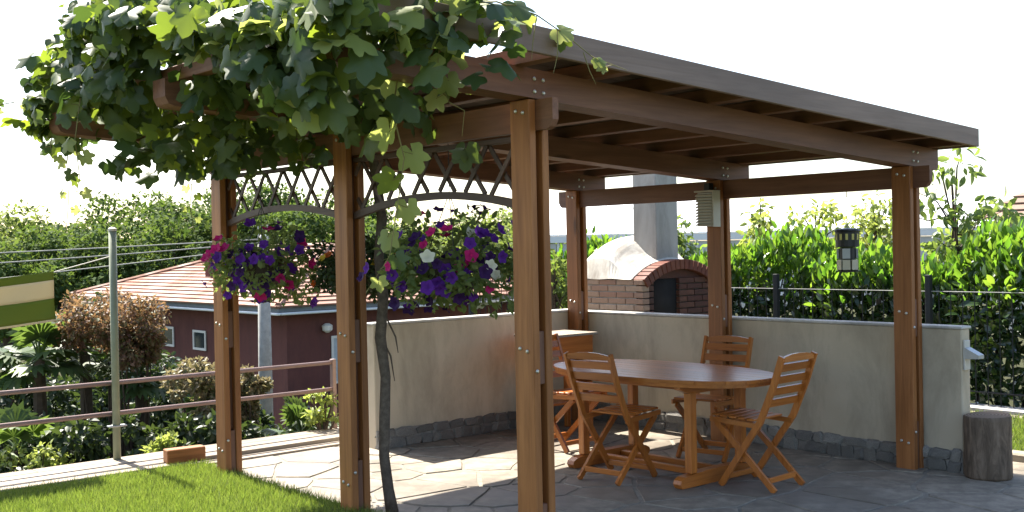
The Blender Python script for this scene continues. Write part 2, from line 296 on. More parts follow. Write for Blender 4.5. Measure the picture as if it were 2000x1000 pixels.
def npmesh(name, V, F, mat, smooth=False, counts=None):
    """fast mesh from arrays; F is (n,k) faces of equal size"""
    me = bpy.data.meshes.new(name); k = F.shape[1]; nf = len(F)
    me.vertices.add(len(V)); me.vertices.foreach_set('co', np.ascontiguousarray(V, dtype=np.float32).ravel())
    me.loops.add(nf*k); me.loops.foreach_set('vertex_index', np.ascontiguousarray(F, dtype=np.int32).ravel())
    me.polygons.add(nf); me.polygons.foreach_set('loop_start', np.arange(nf, dtype=np.int32)*k)
    if smooth: me.polygons.foreach_set('use_smooth', np.ones(nf, dtype=bool))
    me.update(calc_edges=True); me.validate()
    me.materials.append(M[mat]); return me
def link(name, data, parent=None, loc=None, rot=None, scale=None):
    o = bpy.data.objects.new(name, data); COL.link(o)
    if parent is not None: o.parent = parent
    if loc is not None: o.location = loc
    if rot is not None: o.rotation_euler = rot
    if scale is not None: o.scale = scale
    return o
def tag(o, label=None, cat=None, group=None, kind=None):
    if label: o['label'] = label
    if cat: o['category'] = cat
    if group: o['group'] = group
    if kind: o['kind'] = kind
    return o
def thing(name, label, cat, loc=(0, 0, 0), rz=0.0, group=None):
    o = link(name, None, None, loc, (0, 0, rz)); o.empty_display_size = 0.1
    return tag(o, label, cat, group)
def wpart(name, mb, mat, root, smooth=False):
    """part whose mesh is in world coordinates, under an unrotated root"""
    me = mb.mesh(name, mat, smooth) if isinstance(mb, MB) else mb
    return link(name, me, root, tuple(-x for x in root.location))
def sub(name, mb, mat, part, smooth=False): return link(name, mb.mesh(name, mat, smooth), part)
def part(name, mb, mat, root, smooth=False): return link(name, mb.mesh(name, mat, smooth), root)

# leaf templates ---------------------------------------------------
def grape_leaf_template(seed, teeth=True):
    r_ = random.Random(seed); half = [(0, 1.0), (14, 0.83), (24, 0.80), (36, 0.60), (50, 0.80), (62, 0.90), (76, 0.74), (92, 0.58), (112, 0.72), (128, 0.74), (148, 0.60), (166, 0.50)]
    pts = [(a, q*(1+r_.uniform(-.05, .05))) for a, q in half] + [(180, 0.10)] + [(360-a, q*(1+r_.uniform(-.05, .05))) for a, q in half[:0:-1]]
    V = [(0.0, 0.0, 0.0)]
    for a, q in pts:
        x = q*math.sin(math.radians(a))*0.62; y = q*math.cos(math.radians(a))*0.62
        V.append((x, y, -0.28*abs(x)-0.22*(y*y+x*x)+0.05*math.sin(7*x+3*y+seed)))
    n = len(pts); F = [(0, i+1, (i+1) % n+1) for i in range(n)]
    return np.array(V), np.array(F)
LEAF_T = [grape_leaf_template(s) for s in range(4)]
def oval_template(w=0.22, k=5, fold=0.25, curl=0.25):
    V = [(0, 0, 0)]; ys = np.linspace(0.0, 1.0, k)[1:-1]
    for y in ys: V += [(-w*math.sin(PI*y**0.85), y, fold*w*math.sin(PI*y)-curl*y*y), (0, y, -curl*y*y), (w*math.sin(PI*y**0.85), y, fold*w*math.sin(PI*y)-curl*y*y)]
    V.append((0, 1, -curl)); n = len(ys); F = [(0, 2, 1), (0, 3, 2)]
    for i in range(n-1):
        a, b = 1+3*i, 4+3*i; F += [(a, a+1, b+1), (a, b+1, b), (a+1, a+2, b+2), (a+1, b+2, b+1)]
    a = 1+3*(n-1); F += [(a, a+1, len(V)-1), (a+1, a+2, len(V)-1)]
    return np.array(V, float), np.array(F)
LAUREL_T = oval_template(0.23, 5, 0.35, 0.18); SMALL_T = oval_template(0.26, 4, 0.3, 0.15)
def frames(t, n):
    """rotation matrices with local y along t and local z near n"""
    t = t/np.linalg.norm(t, axis=1, keepdims=True); x = np.cross(t, n); x /= (np.linalg.norm(x, axis=1, keepdims=True)+1e-9); z = np.cross(x, t)
    return np.stack([x, t, z], axis=2)
def scatter(T, pos, rot, size):
    V, F = T; N = len(pos)
    W = np.einsum('nij,vj->nvi', rot, V)*size[:, None, None]+pos[:, None, :]
    FF = F[None]+(np.arange(N)*len(V))[:, None, None]
    return W.reshape(-1, 3), FF.reshape(-1, F.shape[1])
def merge(parts):
    V, F, o = [], [], 0
    for v, f in parts: V.append(v); F.append(f+o); o += len(v)
    return np.concatenate(V), np.concatenate(F)
def rdir(n): v = R.normal(size=(n, 3)); return v/np.linalg.norm(v, axis=1, keepdims=True)

# ------------------------------------------------------------------ ground
def smooth01(x): x = np.clip(x, 0, 1); return x*x*(3-2*x)
def terrain_z(x, y):
    z = -0.14*np.ones_like(x)
    edge = 4.85+2.2*smooth01((x-3.2)/1.2)
    drop = smooth01((y-edge)/2.2)*(1-smooth01((x-16-0.4*(y-5))/14))
    z = z-2.6*drop-1.4*smooth01((y-14)/14)*drop
    z = z+1.6*smooth01((y-44)/30)
    return z
xs = np.unique(np.concatenate([np.linspace(-900, -60, 12), np.arange(-60, -10, 4), np.arange(-10, 24, 0.6), np.arange(24, 90, 4), np.linspace(90, 1200, 14)]))
ys = np.unique(np.concatenate([np.linspace(-400, -30, 8), np.arange(-30, -6, 4), np.arange(-6, 30, 0.6), np.arange(30, 100, 4), np.linspace(100, 1200, 14)]))
gx, gy = np.meshgrid(xs, ys, indexing='ij'); gz = terrain_z(gx, gy)
V = np.stack([gx, gy, gz], -1).reshape(-1, 3); ny = len(ys)
ii, jj = np.meshgrid(np.arange(len(xs)-1), np.arange(ny-1), indexing='ij'); a = (ii*ny+jj).ravel()
tag(link('ground', npmesh('ground', V, np.stack([a, a+ny, a+ny+1, a+1], 1), 'terrain', True)), kind='structure')
# lawns
lw = MB().box(-14, 0.07, -14, 3.965, -0.12, 0.015); tag(link('lawn', lw.mesh('lawn', 'lawn')), 'mown green lawn beside the wooden deck', kind='structure')
lw = MB().box(4.55, 6.28, -8, 3.4, -0.12, 0.02); tag(link('lawn', lw.mesh('lawn', 'lawn')), 'narrow lawn between garden wall and hedge fence', kind='structure')
def grass(name, label, n, fn, hmin, hmax, w):
    p = fn(n); n = len(p); a = R.uniform(0, 2*PI, n); h = R.uniform(hmin, hmax, n); ln = R.normal(0, 0.35, (n, 2))*h[:, None]
    d = np.stack([np.cos(a), np.sin(a)], 1)*w*0.5
    V = np.zeros((n, 3, 3)); V[:, 0, :2] = p[:, :2]-d; V[:, 1, :2] = p[:, :2]+d; V[:, 2, :2] = p[:, :2]+ln; V[:, 0:2, 2] = p[:, 2:3]; V[:, 2, 2] = p[:, 2]+h
    tag(link(name, npmesh(name, V.reshape(-1, 3), np.arange(3*n).reshape(-1, 3), 'grass')), label, 'grass', kind='stuff')
def lawn_left(n):
    p = np.stack([R.uniform(-2.1, 0.085, n), R.uniform(0.6, 3.96, n), np.full(n, 0.012)], 1)
    d = 0.5+0.5*np.sin(7*p[:, 0]+2*np.sin(5*p[:, 1]))*np.sin(6*p[:, 1]+1.5*np.sin(4*p[:, 0])); return p[R.uniform(0, 1, n) < 0.5+0.5*d]
grass('grass', 'short bright green grass blades in front of the deck', 130000, lawn_left, 0.02, 0.075, 0.006)
grass('grass', 'short green grass blades behind the log stump', 26000, lambda n: np.stack([R.uniform(4.56, 6.27, n), R.uniform(-1.6, 2.0, n), np.full(n, 0.017)], 1), 0.03, 0.07, 0.009)

# patio of irregular flagstones
PX0, PX1, PY0, PY1 = 0.075, 4.42, -2.6, 3.975
patio = tag(link('patio', MB().box(PX0, PX1, PY0, PY1, -0.13, -0.007).mesh('patio', 'joint')), kind='structure')
def clip(poly, px, py, nx, ny_):
    out = []
    for i in range(len(poly)):
        a, b = poly[i], poly[(i+1) % len(poly)]; da = (a[0]-px)*nx+(a[1]-py)*ny_; db = (b[0]-px)*nx+(b[1]-py)*ny_
        if da <= 0: out.append(a)
        if (da < 0) != (db < 0) and abs(da-db) > 1e-12:
            t = da/(da-db); out.append((a[0]+t*(b[0]-a[0]), a[1]+t*(b[1]-a[1])))
    return out
sites = []
gxn, gyn = 11, 16
for i in range(gxn):
    for j in range(gyn):
        sites.append((PX0+(i+0.5+rnd.uniform(-.42, .42))*(PX1-PX0)/gxn, PY0+(j+0.5+rnd.uniform(-.42, .42))*(PY1-PY0)/gyn))
rnd.shuffle(sites); sites = sites[:150]
for s in sites:
    poly = [(PX0, PY0), (PX1, PY0), (PX1, PY1), (PX0, PY1)]
    for q in sites:
        if q is s: continue
        dx, dy = q[0]-s[0], q[1]-s[1]; d = math.hypot(dx, dy)
        if d < 2.2: poly = clip(poly, s[0]+dx/2-dx/d*0.006, s[1]+dy/2-dy/d*0.006, dx/d, dy/d)
    if len(poly) < 3: continue
    # break the straight edges slightly
    pts = []
    for i in range(len(poly)):
        a, b = np.array(poly[i]), np.array(poly[(i+1) % len(poly)]); L = np.linalg.norm(b-a)
        if L < 0.03: continue
        pts.append(tuple(a*0.965+np.array(s)*0.035))
        if L > 0.2:
            nn = np.array((-(b-a)[1], (b-a)[0]))/L
            for tt in (0.35, 0.68): pts.append(tuple(a+(b-a)*tt+nn*rnd.uniform(0.0, 0.012)))
    if len(pts) < 3: continue
    link('flagstone', MB().prism([(p[0]-s[0], p[1]-s[1]) for p in pts], 'z', -0.03, rnd.uniform(-0.004, 0.002), 0.006).mesh('flagstone', 'flag'), patio, (s[0], s[1], 0))

# ------------------------------------------------------------------ deck with planks
deck = tag(link('deck', MB().box(-6, 1.75, 4.00, 4.62, -0.12, 0.008).mesh('deck', 'joint')), kind='structure')
for k, (y0, y1, x1) in enumerate(((3.975, 4.125, -0.02), (4.132, 4.285, 1.72), (4.292, 4.445, 1.74), (4.452, 4.615, 1.73))):
    xa = -6.0
    for seg in range(3):
        xb = [-3.2, -1.9+0.3*k, x1][seg]
        link('plank', MB().box(xa+0.002, xb-0.002, y0, y1, 0.010, 0.043, 0.004).mesh('plank', 'deck_x'), deck); xa = xb
link('plank', MB().box(0.078, 1.70, 3.985, 4.125, -0.02, 0.012, 0.003).mesh('plank', 'deck_x'), deck)
blk = MB().box(-0.15, 0.15, -0.055, 0.055, 0, 0.105, 0.006)
o = link('wood_block', blk.mesh('wood_block', 'post_x'), None, (-0.03, 4.06, 0.0435), (0, 0, -0.12))
tag(o, 'short brown timber block lying on the deck boards', 'wood block')

# ------------------------------------------------------------------ garden walls
def rock(seed):
    r_ = random.Random(seed); mb = MB().box(-.5, .5, -.5, .5, -.5, .5, 0.16)
    mb.v = [(x+r_.uniform(-.13, .13), y+r_.uniform(-.13, .13), z+r_.uniform(-.14, .14)) for x, y, z in mb.v]; return mb.mesh('plinth_stone', 'plinth')
ROCKS = [rock(s) for s in range(6)]
def plinth(root, fixed, along, a0, a1, depth_sign):
    """two rough rows of rubble on a wall face; along = 'x' or 'y'"""
    bb = MB().box(a0, a1, fixed-0.012, fixed+0.002, -0.02, 0.150, 0.002) if along == 'x' else MB().box(fixed-0.012, fixed+0.001, a0, a1, -0.02, 0.150, 0.002)
    wpart('plinth_mortar', bb, 'mortar', root)
    for row, (z0, h) in enumerate(((-0.01, 0.095), (0.08, 0.075))):
        a = a0
        while a < a1-0.04:
            w = min(rnd.uniform(0.06, 0.20), a1-a); hh = h*rnd.uniform(0.75, 1.3); c = a+w/2; d = 0.05*rnd.uniform(0.8, 1.25)
            p = (c, fixed+depth_sign*0.008, z0+h/2) if along == 'x' else (fixed+depth_sign*0.008, c, z0+h/2)
            s = (w*0.97, d, hh) if along == 'x' else (d, w*0.97, hh)
            L = root.location; link('plinth_stone', ROCKS[rnd.randrange(6)], root, (p[0]-L[0], p[1]-L[1], p[2]-L[2]), None, s)
            a += w
wl_ = thing('garden_wall', 'low beige plastered wall behind the vine trunk, ending in open view', 'wall', (2.6, 3.63, 0))
wpart('plaster_face', MB().box(1.42, 3.768, 3.575, 3.695, -0.1, 1.025, 0.006), 'plaster', wl_)
wpart('coping', MB().box(1.405, 3.766, 3.566, 3.704, 1.026, 1.046, 0.005), 'coping', wl_)
plinth(wl_, 3.572, 'x', 1.42, 3.75, -1)
wr = thing('garden_wall', 'low beige plastered wall behind the dining set, ending at log stump', 'wall', (3.83, 1.7, 0))
wpart('plaster_face', MB().box(3.772, 3.892, -0.285, 3.695, -0.1, 1.008, 0.006), 'plaster', wr)
wpart('coping', MB().box(3.763, 3.901, -0.295, 3.704, 1.0095, 1.029, 0.005), 'coping', wr)
plinth(wr, 3.770, 'y', -0.285, 3.53, -1)
tb = thing('wall_bracket', 'small grey metal bracket box on end of the right plastered wall', 'bracket', (3.83, -0.29, 0.82))
wpart('plate', MB().box(3.79, 3.87, -0.300, -0.286, 0.72, 0.93, 0.003), 'white_plastic', tb)
wpart('hood', MB().prism([(-0.301, 0.80), (-0.301, 0.88), (-0.40, 0.83), (-0.40, 0.805)], 'x', 3.79, 3.87), 'grey_metal', tb)

# ------------------------------------------------------------------ pergola
PL, PB, WV, WU = 3.622, 1.711, 0.147, 0.133     # span along x, bay along y, post sizes
SL = -0.0615                                      # roof pitch along x
pg = thing('pergola', 'brown timber pergola with sloping board roof and lattice arches', 'pergola', (1.8, 1.8, 0))
L0 = tuple(-x for x in pg.location)
BOLT = MB().lathe([(0.0105, 0), (0.0105, 0.004), (0.006, 0.009), (0.001, 0.0095)], 10).mesh('bolt', 'bolt')
def bolt(parent, p, face='-x'):
    rot = {'-x': (0, -PI/2, 0), '-y': (PI/2, 0, 0)}[face]; link('bolt', BOLT, parent, p, rot)
for u0 in (0.0, PL):
    zt = 2.40 if u0 == 0 else 2.40+SL*PL
    for k in range(3):
        v0 = k*PB; po = link('post', MB().box(u0, u0+0.046, v0, v0+WV, -0.02, zt-0.004, 0.004).mesh('post', 'post_z'), pg, L0)
        sub('plank', MB().box(u0+WU-0.045, u0+WU, v0, v0+WV, -0.02, zt-0.004, 0.004), 'post_z', po)
        for z0, z1 in ((0.0, 0.34), (0.95, 1.22)):
            sub('spacer', MB().box(u0+0.0465, u0+WU-0.0455, v0+0.012, v0+WV-0.012, z0, z1, 0.003), 'beam_z', po)
        sub('filler', MB().box(u0+0.0465, u0+WU-0.0455, v0+0.05, v0+WV-0.05, 0.345, zt-0.165, 0.0), 'beam_z', po)
        for z in (0.19, 1.12, zt-0.07):
            for dv in (0.045, 0.10): bolt(po, (u0, v0+dv, z+0.012*(dv > 0.06)), '-x')
        bolt(po, (u0+0.022, v0, 0.27), '-y'); bolt(po, (u0+0.022, v0, 1.02), '-y')
def beam_end_poly(y0, y1, z0, z1, ch=0.045):
    return [(y0, z1), (y0, z0+ch), (y0+0.02, z0+0.012), (y0+ch, z0), (y1-ch, z0), (y1-0.02, z0+0.012), (y1, z0+ch), (y1, z1)]
for u0 in (0.0, PL):
    zt = 2.40 if u0 == 0 else 2.40+SL*PL
    link('cross_beam', MB().prism(beam_end_poly(-0.125, 3.71, zt-0.16, zt-0.006), 'x', u0+0.0468, u0+WU-0.0458).mesh('cross_beam', 'beam_y'), pg, L0)
def ub(x): return 2.40+SL*x
for k in range(3):
    v0 = k*PB; c = 0.05
    x0, x1 = -1.16, 4.01
    poly = [(x0, ub(x0)+0.15), (x0, ub(x0)+c), (x0+0.02, ub(x0)+0.012), (x0+c, ub(x0)), (x1-0.02, ub(x1)), (x1, ub(x1)+0.02), (x1, ub(x1)+0.15)]
    mbm = link('main_beam', MB().prism(poly, 'y', v0-0.006, v0+WV+0.006).mesh('main_beam', 'beam_x'), pg, L0)
    for u0 in (0.0, PL):
        for dx in (0.035, 0.095):
            for dz in (0.035, 0.10): bolt(mbm, (u0+dx, v0-0.006, ub(u0+dx)+dz), '-y')
YF0, YF1, XR = -0.30, 3.87, 4.05
def shear_box(x0, x1, y0, y1, z0, z1, b=0.003): return MB().box(x0, x1, y0, y1, z0, z1, b, SL)
for k in range(11):
    xj = -1.08+k*0.495
    link('rafter', shear_box(xj, xj+0.065, YF0+0.028, YF1-0.028, 2.551, 2.635).mesh('rafter', 'beam_y'), pg, L0)
nb = 34; bw = (YF1-YF0-0.056)/nb
for k in range(nb):
    y0 = YF0+0.028+k*bw; xa = 0.10+rnd.uniform(-0.02, 0.03)
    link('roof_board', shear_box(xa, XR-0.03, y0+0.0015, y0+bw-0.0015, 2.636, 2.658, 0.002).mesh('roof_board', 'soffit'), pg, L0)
link('fascia_board', shear_box(-1.2, XR, YF0, YF0+0.026, 2.552, 2.681).mesh('fascia_board', 'fascia_x'), pg, L0)
link('fascia_board', shear_box(-1.2, XR, YF1-0.026, YF1, 2.552, 2.681).mesh('fascia_board', 'fascia_x'), pg, L0)
link('fascia_board', shear_box(XR-0.026, XR-0.001, YF0+0.027, YF1-0.027, 2.553, 2.680).mesh('fascia_board', 'fascia_y'), pg, L0)
# lattice panels with arched lower rail between the left posts
for k in range(2):
    a0, a1 = k*PB+WV, (k+1)*PB; mid = (a0+a1)/2; half = (a1-a0)/2
    arch = lambda y: 1.865+0.085*(1-((y-mid)/half)**2)
    uc = 0.07
    lat = link('lattice', MB().box(uc-0.016, uc+0.016, a0, a1, 2.196, 2.226, 0.003).mesh('lattice', 'lath_y'), pg, L0)
    n = 14; ysn = np.linspace(a0, a1, n+1)
    sub('arch_rail', MB().strip([(y, arch(y)) for y in ysn], 0.042, uc-0.018, uc+0.018), 'lath_y', lat)
    s0 = -2
    for d in (1, -1):
        for q in range(-2, 9):
            yt = a0+0.02+q*0.245 if d == 1 else a0+0.02+q*0.245
            pts = []
            for t in np.linspace(0, 1, 41):
                y, z = yt+d*0.29*t, 2.198-0.36*t
                if a0+0.004 <= y <= a1-0.004 and z >= arch(y)+0.016: pts.append((y, z))
            if len(pts) > 5:
                x0 = uc-0.013 if d == 1 else uc+0.001
                sub('slat', MB().strip([pts[0], pts[-1]], 0.026, x0, x0+0.011), 'lath_y', lat)

# ------------------------------------------------------------------ folding chairs
def make_chair(label, loc, rz):
    t = thing('folding_chair', label, 'chair', loc, rz, 'slatted folding chairs around the oval table')
    st = [(-0.09, 0.90), (-0.02, 0.70), (0.085, 0.46), (0.18, 0.33), (0.41, 0.0)]
    for s in (-1, 1):
        x = s*0.195; part('back_leg', MB().strip(st, 0.042, x-0.011, x+0.011), 'teak_z', t)
        x = s*0.168; part('front_leg', MB().strip([(0.46, 0.425), (0.22, 0.21), (0.0, 0.0)], 0.040, x-0.011, x+0.011), 'teak_z', t)
        x = s*0.180; part('seat_rail', MB().strip([(0.09, 0.425), (0.50, 0.445)], 0.034, x-0.0006 if s > 0 else x-0.011, x+0.011 if s > 0 else x+0.0006), 'teak_y', t)
    for k in range(5):
        y = 0.155+k*0.072; z = 0.452+0.014*k/5
        part('seat_slat', MB().box(-0.172, 0.172, y, y+0.058, z, z+0.016, 0.004), 'teak_x', t)
    for z in (0.555, 0.635, 0.715, 0.795):
        y = np.interp(z, [0.46, 0.70, 0.90], [0.085, -0.02, -0.09])
        part('back_slat', MB().strip([(y-0.008, z+0.052), (y+0.008, z)], 0.014, -0.183, 0.183), 'teak_x', t)
    top = [(-0.183, 0.862), (-0.183, 0.893), (-0.09, 0.908), (0.0, 0.912), (0.09, 0.908), (0.183, 0.893), (0.183, 0.862)]
    part('top_rail', MB().prism(top, 'y', -0.096, -0.074), 'teak_x', t)
    part('stretcher', MB().box(-0.156, 0.156, 0.045, 0.065, 0.048, 0.085, 0.003), 'teak_x', t)
    part('stretcher', MB().box(-0.183, 0.183, 0.355, 0.375, 0.045, 0.08, 0.003), 'teak_x', t)
    return t
# local y is the way the sitter faces
make_chair('folding chair with its back to the front post, left of the oval table', (1.77, 1.34, 0.003), -PI/2+0.12)
make_chair('folding chair at the near right end of the oval table', (2.50, 0.27, 0.003), 0.05)
make_chair('folding chair on far side of the oval table against middle post', (3.27, 1.42, 0.003), PI/2+0.2)
make_chair('folding chair at far end of table, half hidden behind front post', (2.57, 2.72, 0.003), PI+0.04)

# ------------------------------------------------------------------ oval table
TC = (2.40, 1.32); TA, TB_ = 0.95, 0.50
tt = thing('oval_table', 'oval slatted hardwood dining table on trestle legs under the pergola', 'table', (TC[0], TC[1], 0))
def oval_x(y): return TB_*max(0.0, 1-abs(y/TA)**2.3)**(1/2.3)
npl = 9; pw = 2*TB_/npl
for k in range(npl):
    xa, xb = -TB_+k*pw+0.002, -TB_+(k+1)*pw-0.002; poly = []
    def yl(x): return TA*max(0.0, 1-abs(min(1, abs(x)/TB_))**2.3)**(1/2.3)
    xsn = np.linspace(xa, xb, 5); poly = [(x, yl(x)) for x in xsn]+[(x, -yl(x)) for x in xsn[::-1]]
    part('tabletop_plank', MB().prism(poly, 'z', 0.713, 0.737, 0.003), 'teak_y', tt)
n = 48; ring = [(TB_*0.985*math.copysign(abs(math.cos(t))**0.87, math.cos(t)), TA*0.985*math.copysign(abs(math.sin(t))**0.87, math.sin(t))) for t in np.arange(n)*2*PI/n]
mb = MB(); inn = [(x*0.90, y*0.94) for x, y in ring]
vs_ = [(x, y, z) for z in (0.688, 0.7125) for x, y in ring]+[(x, y, z) for z in (0.688, 0.7125) for x, y in inn]
fs_ = []
for i in range(n):
    j = (i+1) % n; fs_ += [(i, j, n+j, n+i), (2*n+i, 3*n+i, 3*n+j, 2*n+j), (i, 2*n+i, 2*n+j, j), (n+i, n+j, 3*n+j, 3*n+i)]
part('edge_frame', mb.add(vs_, fs_), 'teak_y', tt)
for dv in (-0.52, 0.52):
    ft = part('foot', MB().prism([(-0.40, 0), (-0.42, 0.03), (-0.41, 0.055), (-0.37, 0.075), (-0.16, 0.095), (0.16, 0.095), (0.37, 0.075), (0.41, 0.055), (0.42, 0.03), (0.40, 0)], 'y', dv-0.035, dv+0.035), 'teak_x', tt)
    for du in (-0.27, 0.27): part('leg', MB().box(du-0.032, du+0.032, dv-0.030, dv+0.030, 0.088, 0.640, 0.004), 'teak_z', tt)
    part('bearer', MB().prism([(-0.40, 0.687), (-0.40, 0.665), (-0.30, 0.630), (0.30, 0.630), (0.40, 0.665), (0.40, 0.687)], 'y', dv-0.026, dv+0.026), 'teak_x', tt)
for du in (-0.10, 0.10): part('stretcher', MB().box(du-0.022, du+0.022, -0.484, 0.484, 0.035, 0.075, 0.003), 'teak_y', tt)
for du in (-0.20, 0.20): part('apron', MB().box(du-0.012, du+0.012, -0.493, 0.493, 0.635, 0.687, 0.002), 'teak_y', tt)

# ------------------------------------------------------------------ small side table in the corner
sx0, sx1, sy0, sy1 = 2.74, 3.36, 2.90, 3.34
sd = thing('side_table', 'small wooden side table with pale top in the wall corner', 'table', (3.05, 3.1, 0))
for k in range(5):
    y0 = sy0+k*(sy1-sy0)/5; wpart('top_slat', MB().box(sx0, sx1, y0+0.002, y0+(sy1-sy0)/5-0.002, 0.858, 0.880, 0.003), 'deck_x', sd)
wpart('apron', MB().box(sx0+0.04, sx1-0.04, sy0+0.03, sy0+0.05, 0.70, 0.857, 0.002), 'teak_x', sd)
wpart('apron', MB().box(sx0+0.04, sx1-0.04, sy1-0.05, sy1-0.03, 0.70, 0.857, 0.002), 'teak_x', sd)
for x in (sx0+0.03, sx1-0.075):
    for y in (sy0+0.052, sy1-0.098): wpart('leg', MB().box(x, x+0.045, y, y+0.045, 0.003, 0.857, 0.003), 'teak_z', sd)
wpart('shelf', MB().box(sx0+0.05, sx1-0.05, sy0+0.06, sy1-0.06, 0.26, 0.285, 0.003), 'teak_x', sd)

# ------------------------------------------------------------------ log stump
st_ = thing('log_stump', 'weathered upright log stump standing at end of the right wall', 'log', (3.76, -0.475, -0.002))
mb = MB(); n = 28; prof = [(0.95, 0.0), (1.01, 0.02), (1.0, 0.1), (0.985, 0.25), (0.995, 0.4), (0.985, 0.425), (0.93, 0.432)]
ang = np.arange(n)*2*PI/n; rr = 0.155*(1+0.03*np.sin(3*ang+1)+0.02*np.sin(7*ang)+R.normal(0, 0.012, n))
vs_ = [(rr[i]*q*math.cos(ang[i]), rr[i]*q*math.sin(ang[i]), z+0.006*math.sin(ang[i]+2)*(z > 0.3)) for q, z in prof for i in range(n)]
fs_ = [(k*n+i, k*n+(i+1) % n, (k+1)*n+(i+1) % n, (k+1)*n+i) for k in range(len(prof)-1) for i in range(n)]+[tuple(range(n))[::-1]]
part('bark', mb.add(vs_, fs_), 'log', st_, True)
part('cut_top', MB().add([(rr[i]*0.93*math.cos(ang[i]), rr[i]*0.93*math.sin(ang[i]), 0.432+0.006*math.sin(ang[i]+2)) for i in range(n)]+[(0, 0, 0.432)], [(i, (i+1) % n, n) for i in range(n)]), 'log_end', st_)

# ------------------------------------------------------------------ lawn edging on the right and kerbs below the fence
ed = tag(link('kerb', MB().box(4.44, 4.55, -6, 3.4, -0.12, 0.0).mesh('kerb', 'joint')), kind='structure')
y = -2.2
while y < 2.2:
    w = rnd.uniform(0.18, 0.32); me = MB().box(4.425, 4.56, y+0.006, y+w-0.006, -0.05, 0.05+rnd.uniform(-0.01, 0.012), 0.014).mesh('edging_stone', 'edging')
    link('edging_stone', me, ed); y += w
kb = tag(link('kerb', MB().box(6.62, 6.86, -8, 10, -0.14, 0.03, 0.01).mesh('kerb', 'coping')), kind='structure')
kb2 = tag(link('kerb', MB().box(6.285, 6.40, -8, 10, -0.14, 0.025, 0.01).mesh('kerb', 'edging')), kind='structure')
tag(link('flower_bed', MB().box(6.402, 6.618, -8, 10, -0.14, -0.03).mesh('flower_bed', 'bark')), kind='structure')

# ------------------------------------------------------------------ metal fence
fc = thing('metal_fence', 'dark metal bar fence with pale top wire in front of hedge', 'fence', (6.75, 2.5, 0.03))
for z, r in ((1.125, 0.0045), (0.16, 0.008)):
    wpart('rail', MB().tube([(6.75, -4, z), (6.75, 9, z)], r, 8), 'concrete' if z > 1 else 'fence_metal', fc)
y = -3.9
BAR = MB().tube([(0, 0, 0.028), (0, 0, 1.19)], 0.0055, 6).mesh('bar', 'fence_metal')
while y < 9:
    if abs((y-1.61) % 1.84) > 0.08: link('bar', BAR, fc, (0.018, y-2.5, -0.03))
    y += 0.123
for k in range(-3, 5):
    y = 1.61+1.84*k
    if -4 < y < 9: wpart('fence_post', MB().box(6.722, 6.778, y-0.028, y+0.028, 0.028, 1.29, 0.004), 'fence_metal', fc)

# ------------------------------------------------------------------ vegetation builders
def cloud(centers, radii, n, flat=0.8):
    k = R.choice(len(centers), n, p=(radii**2/np.sum(radii**2)))
    d = rdir(n)*(R.uniform(0.15, 1.0, n)**0.4)[:, None]*radii[k][:, None]; d[:, 2] *= flat
    return centers[k]+d, d
def leaf_rot(out, up=0.5, jit=0.8, droop=0.3):
    n = len(out); o = out/(np.linalg.norm(out, axis=1, keepdims=True)+1e-6)
    nn = o*0.6+np.array((0, 0, up))+rdir(n)*jit; t = rdir(n)+o*0.7+np.array((0, 0, -droop))
    return frames(t, nn)
DIAMOND = (np.array([(0, 0, 0), (0.32, 0.5, 0.06), (0, 1.0, -0.1), (-0.32, 0.5, 0.06)]), np.array([(0, 1, 2, 3)]))
def crown_centers(cx, cy, z0, z1, rx, n, shell=0.55):
    d = rdir(n); d *= (R.uniform(shell**3, 1, n)**(1/3))[:, None]; h = (z1-z0)/2
    return np.stack([cx+d[:, 0]*rx, cy+d[:, 1]*rx, (z0+z1)/2+d[:, 2]*h], 1)
def tree(name, label, cat, x, y, zb, z0, z1, rx, ncl, nleaf, size, mat, group=None, tr=0.12, crad=0.34):
    t = thing(name, label, cat, (x, y, zb), 0, group)
    cc = crown_centers(x, y, z0+0.15*(z1-z0), z1-0.12*(z1-z0), rx*0.78, ncl); rad = rx*crad*R.uniform(0.6, 1.25, ncl)
    mb = MB(); top = z0+(z1-z0)*0.7; bend = R.normal(0, 0.1*rx, (3, 2))
    mb.tube([(x, y, zb-0.1), (x+bend[0, 0]*.3, y+bend[0, 1]*.3, zb+(top-zb)*.4), (x+bend[1, 0]*.6, y+bend[1, 1]*.6, zb+(top-zb)*.75), (x+bend[1, 0], y+bend[1, 1], top)], [tr, tr*.8, tr*.5, tr*.15], 7)
    for i in range(min(9, ncl)):
        zz = zb+(top-zb)*R.uniform(.4, .8); c = cc[i]; m_ = (np.array((x, y, zz))+c)/2+np.array((0, 0, 0.08*rx))
        mb.tube([(x, y, zz), m_, c], [tr*.4, tr*.25, tr*.06], 5, False)
    wpart('trunk', mb, 'bark', t)
    p, d = cloud(cc, rad, nleaf, 0.6); V, F = scatter(DIAMOND, p, leaf_rot(d, 1.1, 0.55), R.uniform(0.7, 1.3, nleaf)*size)
    o = wpart('crown', npmesh('crown', V, F, mat), None, t); return t

